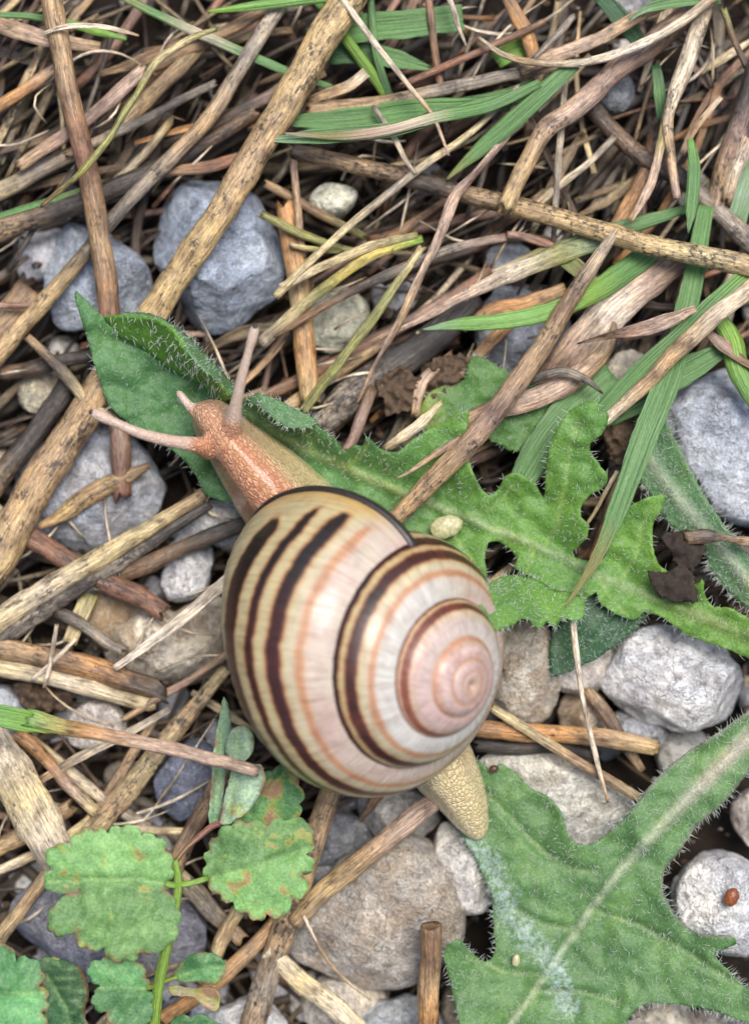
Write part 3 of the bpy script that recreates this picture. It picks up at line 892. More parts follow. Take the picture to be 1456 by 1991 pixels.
S('thin jointed olive stalk crossing in front of the brown round stem', [(80, 402), (165, 328), (215, 258), (262, 188), (290, 142), (335, 98), (372, 72), (420, 55)], [.3, .42, .44, .42, .4, .38, .36, .3], [4, 6, 6, 7, 8, 8, 7, 4], ['brown', 'olive', 'olive', 'olive', 'straw', 'olive'], .3, rough=.12, crook=.3)
S('frayed grey-black stalk behind the golden ringed stem', [(130, 300), (240, 250), (330, 205), (420, 160)], [0, 0, 0, -.04], [8, 10, 10, 7], ['tan', 'grey', 'blk', 'grey'], .4, flat=.6)
S('thick dry stem under the stalks at the upper corner', [(-30, 385), (60, 340), (140, 300), (190, 290)], [-.08, -.06, -.08, -.1], [18, 18, 16, 12], ['straw', 'grey', 'tan'], .3)
S('orange-brown bent straw by the upper corner', [(-20, 215), (40, 180), (85, 145), (110, 130)], [.02, .04, .02, 0], [12, 13, 12, 8], ['orange', 'orange', 'pink'], .3, flat=.7)
strip('arched cream sliver lying over the brown round stem', [(83, 64), (130, 50), (190, 50), (235, 58), (270, 68)], [.38, .42, .4, .34, .3], [5, 10, 10, 9, 4], ['pale', 'white', 'pale', 'tan'], .1)
strip('tan flat straw under the arched cream sliver', [(-20, 40), (60, 65), (130, 80), (195, 90)], [.1, .1, .06, .02], [30, 34, 30, 20], ['tan', 'pink', 'tan'], .2, cup=-.3)
S('grey-brown straw crossing under the folded green blade', [(600, 215), (700, 205), (800, 186), (900, 165), (1000, 142), (1120, 120)], [.0, .04, .08, .1, .12, .1], [16, 15, 13, 13, 12, 10], ['tan', 'tan', 'grey', 'grey', 'tan'], .35, flat=.6)
S('thin reddish straw rising to the pale curved stalk', [(780, 165), (860, 130), (960, 88), (1060, 40)], [.1, .12, .12, .1], [6, 8, 8, 7], ['red', 'red', 'brown'], .1)
S('upright dark red stalk behind the white awn', [(832, -20), (840, 60), (850, 130), (865, 215), (868, 260)], [.05, .05, .04, .02, -.02], [8, 8, 7, 6, 5], ['red', 'brown', 'red', 'brown'], .15)
S('long pale curved stalk sweeping over the bent grey-brown stem', [(930, 72), (985, 108), (1060, 122), (1140, 120), (1230, 92), (1310, 50), (1400, -15)], [.24, .3, .34, .36, .38, .38, .36], [4, 7, 8, 9, 10, 10, 10], ['pale', 'tan', 'pale', 'white', 'pale', 'tan'], .1)
strip('ragged tan leaf strip under the pale curved stalk', [(1010, 130), (1080, 105), (1160, 75), (1240, 30), (1330, -10)], [.2, .22, .22, .2, .18], [34, 28, 26, 24, 18], ['tan', 'pink', 'tan', 'brown'], .3, crinkle=.15, cup=-.3)
strip('pale grey straw pointing down beside the bent stem end', [(1100, 150), (1092, 240), (1084, 340), (1076, 470)], [.0, .04, .06, .02], [12, 14, 14, 10], ['grey', 'pale', 'grey', 'grey'], .2, cup=-.6)
S('silver-grey straw slanting under the speckled stem', [(1195, 265), (1140, 320), (1085, 362), (1040, 402)], [.0, .02, .02, 0], [7, 7, 7, 6], ['grey', 'pale', 'straw'], .1)
S('red-brown thick straw beside the speckled stem', [(1260, 320), (1235, 375), (1205, 430), (1180, 470)], [-.05, -.02, 0, 0], [14, 15, 15, 14], ['brown', 'orange', 'tan'], .35)
S('twisted tan stalk hanging from the green shoot above the speckled stem', [(1300, 200), (1285, 280), (1268, 350), (1245, 395), (1224, 428)], [.12, .18, .24, .3, .34], [8, 8, 9, 10, 5], ['pale', 'olive', 'pink', 'pink', 'tan'], .2, flat=.6)
strip('pale grey flake straw poking up by the thick purple-black stem', [(1402, 188), (1370, 225), (1345, 258), (1325, 300)], [.1, .08, .04, 0], [9, 12, 14, 12], ['pale', 'tan', 'mauve'], .2)
strip('broad pinkish dry blade arching under the green blades', [(1330, 500), (1265, 545), (1190, 600), (1120, 680), (1060, 750), (1020, 800)], [.1, .14, .16, .12, .05, 0], [50, 62, 76, 78, 60, 36], ['brown', 'pink', 'white', 'pink', 'brown', 'brown'], .2, cup=-.45, roll=[10, 0, -8, 0, 10], veins=8)
strip('pinkish-brown curled dry blade crossing the ragged green leaf', [(1200, 615), (1192, 665), (1140, 722), (1050, 770), (950, 800), (880, 835), (830, 868)], [.12, .2, .24, .26, .24, .18, .14], [16, 34, 44, 42, 40, 26, 10], ['brown', 'tan', 'pink', 'pink', 'tan', 'mauve'], .25, roll=[60, 20, 0, 0, 0, 0], cup=-.4, veins=7)
strip('small dark curled blade over the pinkish-brown dry blade', [(1172, 765), (1140, 738), (1095, 722), (1050, 732), (1010, 752), (985, 775)], [.3, .34, .36, .36, .32, .28], [4, 16, 20, 20, 14, 3], ['dark', 'grey', 'dark', 'dark'], .5, cup=-.6, crinkle=.15)
strip('thin twisted pink-brown blade lying over the long green blade', [(1352, 598), (1300, 622), (1245, 640), (1190, 650), (1122, 668)], [.5, .5, .48, .4, .34], [16, 30, 28, 14, 3], ['pink', 'pink', 'mauve', 'brown', 'dark'], .2, roll=[40, 10, 0, 30, 0], crinkle=.1)
strip('half-green dry blade tapering past the black rotted strip', [(1180, 462), (1090, 492), (1000, 528), (900, 575), (820, 620), (722, 662)], [.16, .2, .22, .22, .2, .16], [34, 40, 34, 20, 12, 4], ['gp', 'olive', 'pale', 'pink', 'pink', 'tan'], .3, cup=-.4)
strip('black rotted flat straw strip behind the curled leaf edge', [(930, 575), (850, 650), (760, 715), (680, 770), (605, 835)], [-.1, -.06, -.02, .0, -.04], [40, 60, 70, 66, 50], ['dark', 'blk', 'dark', 'grey', 'grey'], .75, cup=-.35, veins=9, crinkle=.05)
strip('red-brown straw behind the black rotted strip', [(960, 520), (820, 610), (640, 710), (470, 790)], [-.16, -.14, -.12, -.1], [18, 24, 26, 22], ['red', 'mauve', 'red', 'brown'], .25, cup=-.6)
strip('tan splintered straw beside the red-brown straw', [(760, 660), (660, 720), (560, 790), (490, 830)], [-.1, -.08, -.06, -.06], [14, 24, 26, 16], ['tan', 'gold', 'tan'], .3, cup=-.5)
strip('short pale shiny straw chip on the leaf margin', [(858, 782), (815, 825), (780, 850), (745, 872)], [.3, .34, .34, .3], [8, 20, 22, 8], ['straw', 'pale', 'straw'], .05, cup=-.3)
S('brown forked stalk standing behind the leaf notch', [(725, 755), (705, 805), (688, 850), (670, 878)], [.0, .04, .06, .06], [10, 12, 11, 8], ['brown', 'mauve', 'mauve'], .2, flat=.6)
S('curved brown stalk above the ragged green leaf', [(880, 690), (830, 730), (812, 770), (808, 810)], [-.05, 0, .02, .02], [9, 11, 11, 9], ['brown', 'pink', 'tan'], .2, flat=.6)
S('dark pitted stem beside the leaf tip', [(140, 735), (90, 810), (40, 880), (-20, 960)], [-.16, -.14, -.12, -.1], [22, 22, 22, 22], ['dark', 'dark', 'dark', 'tan'], .75)
S('thin jointed grey stalk reaching under the long left tentacle', [(55, 655), (110, 710), (160, 770), (200, 800), (238, 822)], [.02, .05, .08, .08, .06], [8, 11, 12, 10, 7], ['tan', 'dark', 'straw', 'grey'], .4)
S('dark twig under the hairy leaf tip', [(0, 725), (60, 718), (130, 700), (200, 690)], [-.18, -.16, -.15, -.15], [14, 16, 15, 12], ['brown', 'dark', 'dark'], .4)
strip('flattened dry leaf roll under the spotted stem', [(75, 1025), (120, 1000), (160, 970), (205, 945), (290, 905)], [-.05, .0, .02, .02, -.02], [14, 34, 40, 34, 14], ['tan', 'gold', 'tan', 'gold', 'brown'], .4, cup=-.8)
strip('split straw-yellow stem with dark pores beside the red stick', [(-30, 1222), (80, 1150), (180, 1092), (300, 1020), (405, 955)], [.08, .1, .12, .1, .02], [48, 42, 40, 30, 22], ['straw', 'pale', 'straw', 'straw', 'tan'], .42, cup=-.6, thick=.03, veins=7)
strip('mouldy dark half of the split straw-yellow stem', [(-30, 1262), (80, 1190), (170, 1130), (240, 1090), (330, 1030), (410, 980)], [.02, .04, .06, .06, .04, 0], [34, 34, 32, 28, 24, 18], ['blk', 'grey', 'dark', 'grey', 'blk', 'dark'], .7, cup=-.5, thick=.03)
S('reddish stick with black blotches and a rounded end', [(50, 1035), (120, 1085), (200, 1130), (260, 1155), (322, 1192)], [-.06, -.04, -.03, -.03, -.04], [21, 20, 20, 21, 19], ['red', 'red', 'red', 'red'], .55, jag=.2)
S('dark brown twig over the narrow white quartz pebble', [(232, 1118), (300, 1090), (370, 1058), (430, 1036), (490, 1015)], [-.06, -.04, -.03, -.05, -.08], [17, 17, 16, 16, 16], ['brown', 'brown', 'dark', 'blk'], .45)
S('thick brown stem with a dark burnt-looking end beside the cream stone', [(-30, 1255), (60, 1272), (150, 1292), (230, 1318), (318, 1345)], [-.05, -.02, -.01, -.02, -.05], [22, 22, 22, 23, 22], ['brown', 'tan', 'brown', 'orange', 'brown', 'dark'], .5)
S('pale yellow stem lying along the thick brown one', [(-30, 1290), (80, 1312), (190, 1342), (300, 1372)], [-.06, -.04, -.04, -.06], [18, 19, 18, 15], ['straw', 'pale', 'straw'], .12)
strip('bright pale straw strip pointing to the shell', [(222, 1300), (290, 1252), (370, 1190), (460, 1112)], [.2, .22, .24, .24], [12, 20, 24, 24], ['white', 'white', 'white', 'pale'], .05, cup=-.2, veins=6)
S('thin curved brown stalk under the bright pale strip', [(238, 1400), (300, 1362), (370, 1322), (455, 1262)], [-.05, -.02, 0, 0], [7, 8, 8, 7], ['tan', 'mauve', 'tan'], .15)
S('tiny crossed white straw on the pale yellow stem', [(62, 1322), (100, 1290), (150, 1240)], [.04, .06, .06], [4, 5, 4], ['white', 'white', 'pale'], .05)
S('tiny upright white straw crossing its twin', [(86, 1338), (98, 1290), (110, 1215)], [.1, .1, .1], [4, 5, 4], ['pale', 'white', 'pale'], .05)
strip('yellow split straw standing beside the rusty stone', [(175, 1155), (155, 1200), (135, 1250)], [-.1, -.06, -.04], [30, 32, 28], ['olive', 'straw', 'straw'], .2)
S('grey translucent stalk lying across the cream and tan stone', [(110, 1190), (160, 1215), (210, 1250), (242, 1268)], [.0, .02, .04, .04], [12, 12, 11, 10], ['dark', 'grey', 'grey'], .3)
S('rosy dry stalk hanging over the clover seedling', [(60, 1400), (115, 1412), (260, 1440), (400, 1474), (500, 1500)], [.85, .9, .95, 1.0, 1.0], [18, 15, 14, 13, 12], ['gl', 'orange', 'pink', 'pink', 'pink'], .12)
grass('green flared end of the rosy dry stalk', [(-40, 1384), (20, 1395), (80, 1408), (130, 1418)], [.8, .84, .88, .9], [34, 46, 38, 20], ['gl', 'gl', 'gy', 'orange'], .35, cup=.2)
strip('wide weathered split straw at the edge of the clover leaflet', [(-40, 1400), (10, 1490), (60, 1580), (125, 1700)], [.2, .22, .22, .2], [60, 88, 92, 70], ['grey', 'pale', 'straw', 'pale', 'grey'], .35, cup=-.35, veins=9, thick=.03, crinkle=.05)
strip('long dark-streaked straw running under the clover leaflet', [(440, 1300), (370, 1385), (300, 1470), (230, 1560), (140, 1660)], [-.1, -.04, 0, .04, .04], [22, 34, 40, 44, 46], ['straw', 'tan', 'straw', 'tan', 'straw'], .5, cup=-.5)
strip('tan straw beside the long dark-streaked one', [(300, 1400), (255, 1470), (200, 1560), (150, 1630)], [-.14, -.1, -.08, -.08], [16, 20, 22, 24], ['tan', 'tan', 'brown'], .4, cup=-.5)
S('rough orange-barked stick beside the weathered split straw', [(30, 1425), (75, 1460), (130, 1525), (185, 1580)], [.1, .08, .02, -.02], [14, 14, 13, 12], ['orange', 'orange', 'pink', 'straw'], .4)
strip('grey straw lying across the orange-barked stick', [(75, 1520), (150, 1475), (240, 1430), (330, 1380)], [.06, .1, .06, 0], [14, 18, 16, 12], ['tan', 'pale', 'grey'], .25)
S('straw stalk slanting to the small mid-grey pebble', [(60, 1440), (140, 1505), (210, 1560), (290, 1612)], [-.1, -.1, -.12, -.12], [12, 12, 12, 12], ['straw', 'pale', 'grey'], .3)
S('brown-black stem between the slate-blue stone and the pale seedling', [(470, 1430), (420, 1530), (375, 1610), (335, 1700)], [-.06, -.04, -.02, 0], [16, 17, 18, 16], ['dark', 'tan', 'brown', 'tan'], .55)
S('flat straw tip over the small mid-grey pebble', [(250, 1612), (300, 1616), (360, 1616)], [-.02, -.02, -.04], [9, 9, 7], ['pale', 'straw', 'straw'], .1)
strip('pink-brown straw lying over the tan speckled stone', [(865, 1545), (780, 1612), (700, 1680), (630, 1735), (570, 1800)], [.2, .26, .26, .24, .16], [36, 42, 40, 40, 34], ['mauve', 'pink', 'tan', 'gold', 'tan'], .3, cup=-.7, thick=.03)
strip('dark-streaked straw running down past the tan speckled stone', [(655, 1520), (622, 1600), (590, 1700), (555, 1800), (520, 1900), (480, 2030)], [.02, .06, .1, .12, .1, .06], [44, 44, 46, 48, 50, 52], ['tan', 'tan', 'gold', 'tan', 'grey', 'tan'], .55, cup=-.6, thick=.03)
S('upright brown stub with a cut top in front of the tan speckled stone', [(838, 1800), (836, 1860), (833, 1930), (832, 2030)], [.42, .36, .28, .2], [21, 22, 22, 22], ['brown', 'brown', 'tan', 'orange', 'brown'], .35, jag=.1, rough=.02, crook=.03, sides=16)
strip('pale ridged straw crossing below the tan speckled stone', [(520, 1850), (590, 1915), (650, 1960), (730, 2040)], [.1, .1, .08, .04], [36, 40, 42, 42], ['pale', 'straw', 'pale', 'straw'], .3, cup=-.4, veins=8)
S('orange straw under the round clover leaflet', [(560, 1770), (480, 1855), (400, 1925), (310, 1985)], [-.05, 0, .02, .02], [15, 16, 16, 15], ['orange', 'tan', 'orange', 'orange'], .2)
S('short straw upright between two clover leaflets', [(462, 1770), (440, 1812), (420, 1858)], [0, 0, 0], [14, 15, 14], ['straw', 'tan', 'straw'], .25)
S('curved thin fibre over the tan speckled stone', [(590, 1780), (625, 1850), (670, 1905), (720, 1945)], [.24, .24, .16, .06], [3, 3, 3, 2], ['pale', 'tan', 'pale'], .05)
S('dark straw under the junction of the clover stalks', [(340, 1700), (390, 1745), (430, 1790), (470, 1830)], [-.08, -.06, -.06, -.06], [20, 20, 18, 16], ['straw', 'grey', 'tan'], .45, flat=.6)
S('straw stalk at the edge beside the speckled dark stone', [(-20, 1850), (40, 1770), (100, 1690), (150, 1640)], [.1, .12, .12, .1], [16, 15, 13, 11], ['straw', 'tan', 'straw'], .35)
S('thin straw at the edge under the weathered split straw', [(-20, 1700), (50, 1670), (110, 1640), (180, 1590)], [-.02, 0, 0, -.04], [9, 10, 9, 8], ['pale', 'straw', 'straw'], .2)
S('gold stem in the shade of the weathered split straw', [(-20, 1660), (60, 1615), (140, 1570)], [-.06, -.06, -.08], [18, 18, 16], ['gold', 'tan', 'tan'], .3)
S('dark reddish twig tip under the shell edge', [(735, 1545), (718, 1570), (700, 1595)], [-.04, -.02, 0], [12, 10, 4], ['red', 'brown', 'brown'], .3)
S('orange cut stick between the shell and the pinkish stone', [(900, 1412), (1000, 1422), (1120, 1430), (1200, 1440), (1275, 1453)], [.04, .06, .06, .06, .06], [18, 18, 18, 18, 16], ['brown', 'orange', 'orange', 'tan', 'gold'], .3, flat=.75, jag=.3)
S('black rotten stick under the orange cut one', [(920, 1450), (1000, 1455), (1080, 1452), (1150, 1470)], [-.06, -.06, -.08, -.1], [14, 14, 13, 10], ['blk', 'dark', 'blk'], .6)
S('long straw slanting over the flat pinkish white stone', [(955, 1375), (1040, 1430), (1120, 1480), (1190, 1520), (1248, 1555)], [.14, .18, .18, .16, .12], [9, 10, 11, 11, 9], ['straw', 'straw', 'tan', 'brown', 'straw'], .25, flat=.6)
S('thin white stalk hanging from the lobed leaf to the pinkish stone', [(1112, 1195), (1120, 1270), (1135, 1370), (1160, 1480), (1182, 1562)], [.42, .38, .34, .28, .2], [6, 6, 5, 5, 3], ['pale', 'white', 'pale', 'white', 'tan'], .1)
strip('dark splintered straw beside the brown angular stone', [(1140, 1340), (1180, 1390), (1210, 1440), (1250, 1500)], [-.02, 0, 0, -.04], [20, 28, 26, 14], ['tan', 'brown', 'dark', 'tan'], .5, cup=-.5)
S('tan fibrous stalk lying on the long green blade', [(1500, 528), (1400, 605), (1320, 680), (1245, 758), (1172, 820)], [.5, .52, .5, .46, .42], [19, 18, 17, 15, 10], ['tan', 'pale', 'tan', 'tan', 'pale'], .3, flat=.7)
strip('dark twisted dry blade beside the bright green curved shoot', [(1365, 635), (1400, 668), (1440, 700), (1490, 730)], [.3, .34, .36, .36], [6, 30, 22, 14], ['brown', 'mauve', 'brown', 'mauve'], .3, roll=[0, 30, 60])
S('red-brown twig between two leaf lobes', [(1205, 925), (1190, 980), (1170, 1040), (1150, 1090)], [.04, .06, .06, .04], [14, 15, 13, 10], ['red', 'brown', 'red'], .3)
S('thin pale fibre rising between two leaf lobes', [(1200, 915), (1180, 950), (1160, 990), (1140, 1020)], [.2, .2, .2, .16], [4, 4, 4, 3], ['pale', 'straw', 'straw'], .05)
S('curled dry leaf stalk over the narrow hairy leaf', [(1330, 1048), (1380, 1042), (1430, 1050), (1500, 1062)], [.46, .46, .44, .42], [13, 11, 9, 8], ['brown', 'dark', 'tan', 'pink'], .5, flat=.6, rough=.2)
S('brown straw under the top edge beside the split stem', [(300, 130), (380, 90), (460, 50), (540, 5)], [-.06, -.04, -.02, 0], [10, 12, 12, 11], ['brown', 'tan', 'brown'], .2)
S('grey straw hugging the spotted stem', [(535, 20), (490, 105), (430, 190), (395, 225)], [.02, .04, .04, .02], [8, 9, 9, 7], ['pale', 'pale', 'grey'], .15)
strip('brown flat straw bridging behind the spotted stem', [(630, 135), (560, 170), (480, 205), (400, 250)], [-.05, -.05, -.06, -.08], [24, 26, 24, 20], ['tan', 'mauve', 'dark', 'brown'], .3, cup=-.4)
strip('frayed tan straw end beside the yellow-green stalk', [(712, 140), (680, 165), (640, 180), (600, 195)], [.06, .06, .04, 0], [20, 22, 20, 14], ['pale', 'tan', 'tan'], .2)
S('slim dark straw under the folded green blade', [(520, 260), (600, 232), (690, 225), (740, 215)], [-.02, 0, .02, 0], [10, 11, 10, 8], ['mauve', 'brown', 'mauve'], .2, flat=.6)
S('upright thin reddish stalk beside the cream pebble', [(570, 310), (575, 370), (582, 440), (590, 500)], [-.04, -.02, -.02, -.06], [7, 8, 8, 6], ['mauve', 'tan', 'mauve'], .2)
S('brown stalk crossing below the orange stem', [(515, 355), (570, 385), (640, 425), (710, 460)], [-.14, -.12, -.12, -.14], [9, 10, 9, 8], ['tan', 'brown', 'olive'], .2)
S('reddish straw in the tangle beside the blue-grey stone', [(300, 335), (390, 325), (450, 310), (500, 290)], [-.06, -.05, -.05, -.08], [10, 12, 12, 9], ['tan', 'red', 'red'], .2, flat=.6)
strip('wide tan blade lying flat beside the spotted stem foot', [(60, 560), (20, 610), (-30, 660)], [-.14, -.12, -.1], [60, 66, 60], ['brown', 'tan', 'brown'], .35, cup=-.3)
S('pink twig at the edge beside the grey-blue stone', [(-20, 594), (30, 594), (65, 592)], [.0, 0, 0], [7, 7, 5], ['pink', 'red', 'mauve'], .1)
S('brown arching straw above the broad pinkish blade', [(985, 455), (1020, 460), (1075, 480), (1115, 520)], [.1, .12, .12, .06], [6, 9, 9, 6], ['mauve', 'red', 'brown'], .2, flat=.5)
strip('tan torn straw under the half-green dry blade', [(1100, 560), (1020, 590), (960, 600), (900, 640)], [.0, 0, -.02, -.05], [26, 30, 28, 16], ['tan', 'orange', 'brown'], .3, cup=-.4)
S('brown straw beside the black rotted strip end', [(1000, 620), (930, 690), (880, 740), (840, 800)], [-.04, -.04, -.02, -.02], [12, 13, 12, 10], ['orange', 'brown', 'tan'], .3, flat=.6)
S('red-brown straws edge beside the top-right green shoot', [(1456, 270), (1430, 330), (1410, 390)], [.16, .14, .1], [14, 14, 12], ['pink', 'pale', 'tan'], .4)
S('slim brown stalk by the thick purple-black stem', [(1405, 15), (1425, 70), (1450, 130)], [.1, .12, .12], [7, 7, 6], ['olive', 'brown', 'dark'], .2)
S('weathered straw in the top centre behind the awn', [(985, -10), (1010, 40), (1030, 80), (1045, 130)], [.02, .04, .04, .02], [14, 15, 15, 12], ['brown', 'orange', 'brown'], .2, flat=.6)
S('grey-blue dry stalk beside the pale curved stalk', [(1115, 30), (1085, 65), (1055, 95), (1035, 115)], [.2, .22, .22, .2], [7, 7, 7, 5], ['grey', 'grey', 'grey'], .1)

# ------------------------------------------------------------------ green grass
G = grass
G('bright green rounded blade tip at the top edge', [(403, 22), (470, 12), (550, 2), (650, -12)], [.2, .24, .26, .26], [6, 18, 22, 22], ['gy', 'gl', 'gl', 'gl'], .1, cup=-.6)
G('slim blue-green blade with a tan patch crossing behind the spotted stem', [(225, -15), (330, 38), (430, 82), (560, 138), (645, 168)], [.14, .14, .1, .06, 0], [16, 18, 20, 18, 12], ['olive', 'gb', 'pale', 'gb', 'gb', 'gb'], .3, cup=-.4)
G('thin green blade passing behind the brown round stem', [(-20, 27), (60, 30), (140, 45), (200, 62), (246, 74)], [.06, .06, .05, .05, .03], [12, 13, 15, 18, 8], ['gb', 'gb', 'g', 'gy', 'gl'], .15, cup=-.5)
G('folded green blade with a browned tip over the brown straw', [(518, 272), (580, 268), (660, 262), (750, 255), (840, 232), (960, 198), (1040, 180)], [.26, .3, .32, .32, .3, .26, .22], [5, 30, 34, 30, 30, 26, 18], ['gp', 'gb', 'gb', 'g', 'g', 'gb', 'gb'], .25, cup=.4, roll=[0, 10, 20, 0])
G('tan-tipped upper half of the folded green blade', [(553, 258), (610, 262), (680, 262), (760, 250), (850, 225), (950, 205), (1050, 160)], [.36, .38, .4, .4, .38, .36, .32], [3, 16, 22, 20, 26, 22, 18], ['pink', 'olive', 'pink', 'pale', 'g', 'gb', 'gb'], .55, cup=-.4)
G('wide soft dark green blade behind the folded one', [(560, 235), (680, 232), (800, 215), (900, 210), (990, 200)], [.06, .08, .1, .1, .08], [20, 44, 44, 40, 30], ['gb', 'gb', 'g', 'g', 'gd'], .2)
G('plain blue-green blade slanting from the pale curved stalk', [(1118, 122), (1060, 175), (990, 240), (930, 292), (868, 348)], [.3, .3, .26, .22, .18], [28, 36, 36, 30, 4], ['gb', 'gb', 'gb', 'gb', 'olive'], .2, cup=-.2)
G('broad soft green blade behind the long white awn', [(600, 75), (680, 58), (780, 48), (900, 35)], [-.02, 0, .02, .02], [40, 54, 56, 50], ['gb', 'g', 'gb', 'gb'], .15)
G('soft green blade tip under the broad one', [(640, 105), (720, 105), (790, 120), (845, 135)], [-.08, -.06, -.05, -.06], [40, 44, 34, 6], ['gd', 'gb', 'gb'], .1)
G('yellow-green narrow blade beside the long white awn', [(615, 0), (660, 55), (700, 110), (740, 165), (775, 222)], [.04, .06, .06, .04, 0], [14, 20, 22, 22, 18], ['gl', 'gy', 'gy', 'gy', 'gy'], .1, cup=-.6)
G('dark narrow blade beside the yellow-green one', [(720, -20), (728, 80), (742, 140), (762, 195)], [.1, .1, .08, .04], [12, 15, 15, 14], ['gd', 'gb', 'gb', 'gd'], .1, cup=-.5)
G('bright green blade tip reaching over the black rotted strip', [(822, 640), (890, 630), (990, 622), (1090, 598), (1165, 560), (1225, 520), (1280, 478)], [.36, .4, .4, .34, .26, .18, .1], [3, 26, 34, 34, 40, 46, 46], ['gp', 'gl', 'gl', 'gl', 'gy', 'g', 'gb'], .15, cup=-.25)
G('short green blade pointing down onto the speckled stem', [(1342, 268), (1350, 320), (1346, 390), (1338, 452)], [.24, .3, .36, .42], [14, 26, 28, 3], ['gl', 'gb', 'gb', 'gb'], .1, cup=-.4)
G('long blue-green blade trailing down onto the lobed leaf', [(1372, 400), (1358, 480), (1335, 600), (1300, 730), (1252, 850), (1215, 950), (1180, 1040), (1145, 1110), (1095, 1185)], [.12, .14, .22, .38, .5, .55, .55, .55, .55], [30, 38, 46, 50, 52, 46, 36, 20, 3], ['g', 'g', 'gb', 'gb', 'gb', 'gb', 'gb', 'olive', 'olive'], .22, cup=.35)
G('green blade lying beside the tan fibrous stalk', [(1455, 530), (1400, 580), (1330, 650), (1255, 720), (1165, 815)], [.38, .38, .38, .36, .32], [30, 40, 46, 50, 44], ['gl', 'gb', 'gb', 'gb', 'gb'], .15, cup=.3)
G('wide green blade passing under the long trailing one', [(1420, 672), (1360, 705), (1290, 745), (1230, 780), (1180, 812)], [.26, .26, .24, .2, .16], [24, 46, 56, 56, 40], ['gb', 'gb', 'gb', 'gb'], .25, cup=.3)
G('dull blue-green wide blade emerging below the curled dry blade', [(1190, 725), (1130, 775), (1080, 830), (1045, 880), (1005, 950)], [.04, .1, .16, .18, .16], [50, 66, 66, 60, 50], ['gb', 'gb', 'gb', 'gb'], .3, cup=.25)
G('bright green curved shoot at the edge by the large blue-white stone', [(1385, 600), (1420, 650), (1440, 720), (1480, 800)], [.28, .34, .36, .34], [26, 44, 44, 30], ['gl', 'gy', 'gl', 'gl'], .1, cup=-.6)
G('faded green blade under the speckled stem', [(1335, 405), (1260, 428), (1170, 455), (1090, 485), (960, 535)], [.1, .14, .14, .14, .12], [16, 30, 36, 36, 26], ['gb', 'gb', 'gp', 'olive', 'pale'], .35, cup=-.3)
G('browned grass sheath beside the bright green tip', [(1080, 490), (1120, 520), (1160, 555)], [.12, .14, .14], [26, 34, 20], ['g', 'olive', 'pink'], .5)
G('dark green blade in the shadow at the top right', [(1165, -10), (1205, 35), (1250, 90)], [-.02, -.02, -.06], [30, 36, 30], ['gd', 'gd', 'gd'], .1)
G('pale-edged green blade curving at the top right', [(1222, 38), (1260, 15), (1320, 2), (1400, -5)], [.28, .3, .3, .28], [4, 20, 24, 24], ['gp', 'gb', 'gb', 'gb'], .2)
G('short green stub beside the kinked mottled stem', [(1275, 125), (1282, 180), (1286, 235)], [.04, .06, .02], [16, 24, 16], ['gd', 'gb', 'gd'], .3)
G('wide striped blade at the edge under the mottled thick stem', [(1470, 300), (1445, 380), (1425, 450)], [.02, .04, .02], [38, 40, 36], ['gb', 'gp', 'gb'], .2)
G('curled bright green leaf in the shadow under the pale curved stalk', [(965, 120), (1000, 95), (1045, 92)], [-.1, -.06, -.1], [30, 46, 14], ['gl', 'gy', 'gl'], .1)
G('soft green blade end below the plain blue-green blade', [(880, 195), (960, 190), (1040, 165)], [.0, .02, .02], [10, 24, 26], ['gb', 'gb', 'gb'], .2)
G('narrow green blade behind the trailing one by the speckled stem', [(1365, 405), (1368, 450), (1360, 490)], [.06, .06, .04], [18, 22, 20], ['gl', 'gl', 'g'], .1)


# ------------------------------------------------------------------ leaves
def seg_dist(Q, poly):
    """distance of plan points Q (N x 2) to a polyline, and the parameter along it"""
    poly = np.array(poly, float)[:, :2]
    best = np.full(len(Q), 1e9)
    par = np.zeros(len(Q))
    side = np.zeros(len(Q))
    for i in range(len(poly) - 1):
        a, b = poly[i], poly[i + 1]
        ab = b - a
        t = np.clip(((Q - a) @ ab) / (ab @ ab), 0, 1)
        d = np.linalg.norm(Q - a - t[:, None] * ab, axis=1)
        m = d < best
        best = np.where(m, d, best)
        par = np.where(m, (i + t) / (len(poly) - 1), par)
        side = np.where(m, np.sign(ab[0] * (Q[:, 1] - a[1]) - ab[1] * (Q[:, 0] - a[0])), side)
    return best, par, side


def rbf(ctrl, Q):
    C = np.array(ctrl, float)
    n = len(C)
    K = np.linalg.norm(C[:, None, :2] - C[None, :, :2], axis=-1) / 100
    A = np.zeros((n + 3, n + 3))
    A[:n, :n] = K - np.eye(n) * .02
    A[:n, n] = A[n, :n] = 1
    A[:n, n + 1:] = C[:, :2] / 100
    A[n + 1:, :n] = C[:, :2].T / 100
    w = np.linalg.lstsq(A, np.concatenate([C[:, 2], [0, 0, 0]]), rcond=None)[0]
    D = np.linalg.norm(Q[:, None] - C[None, :, :2], axis=-1) / 100
    return D @ w[:n] + w[n] + Q @ w[n + 1:] / 100


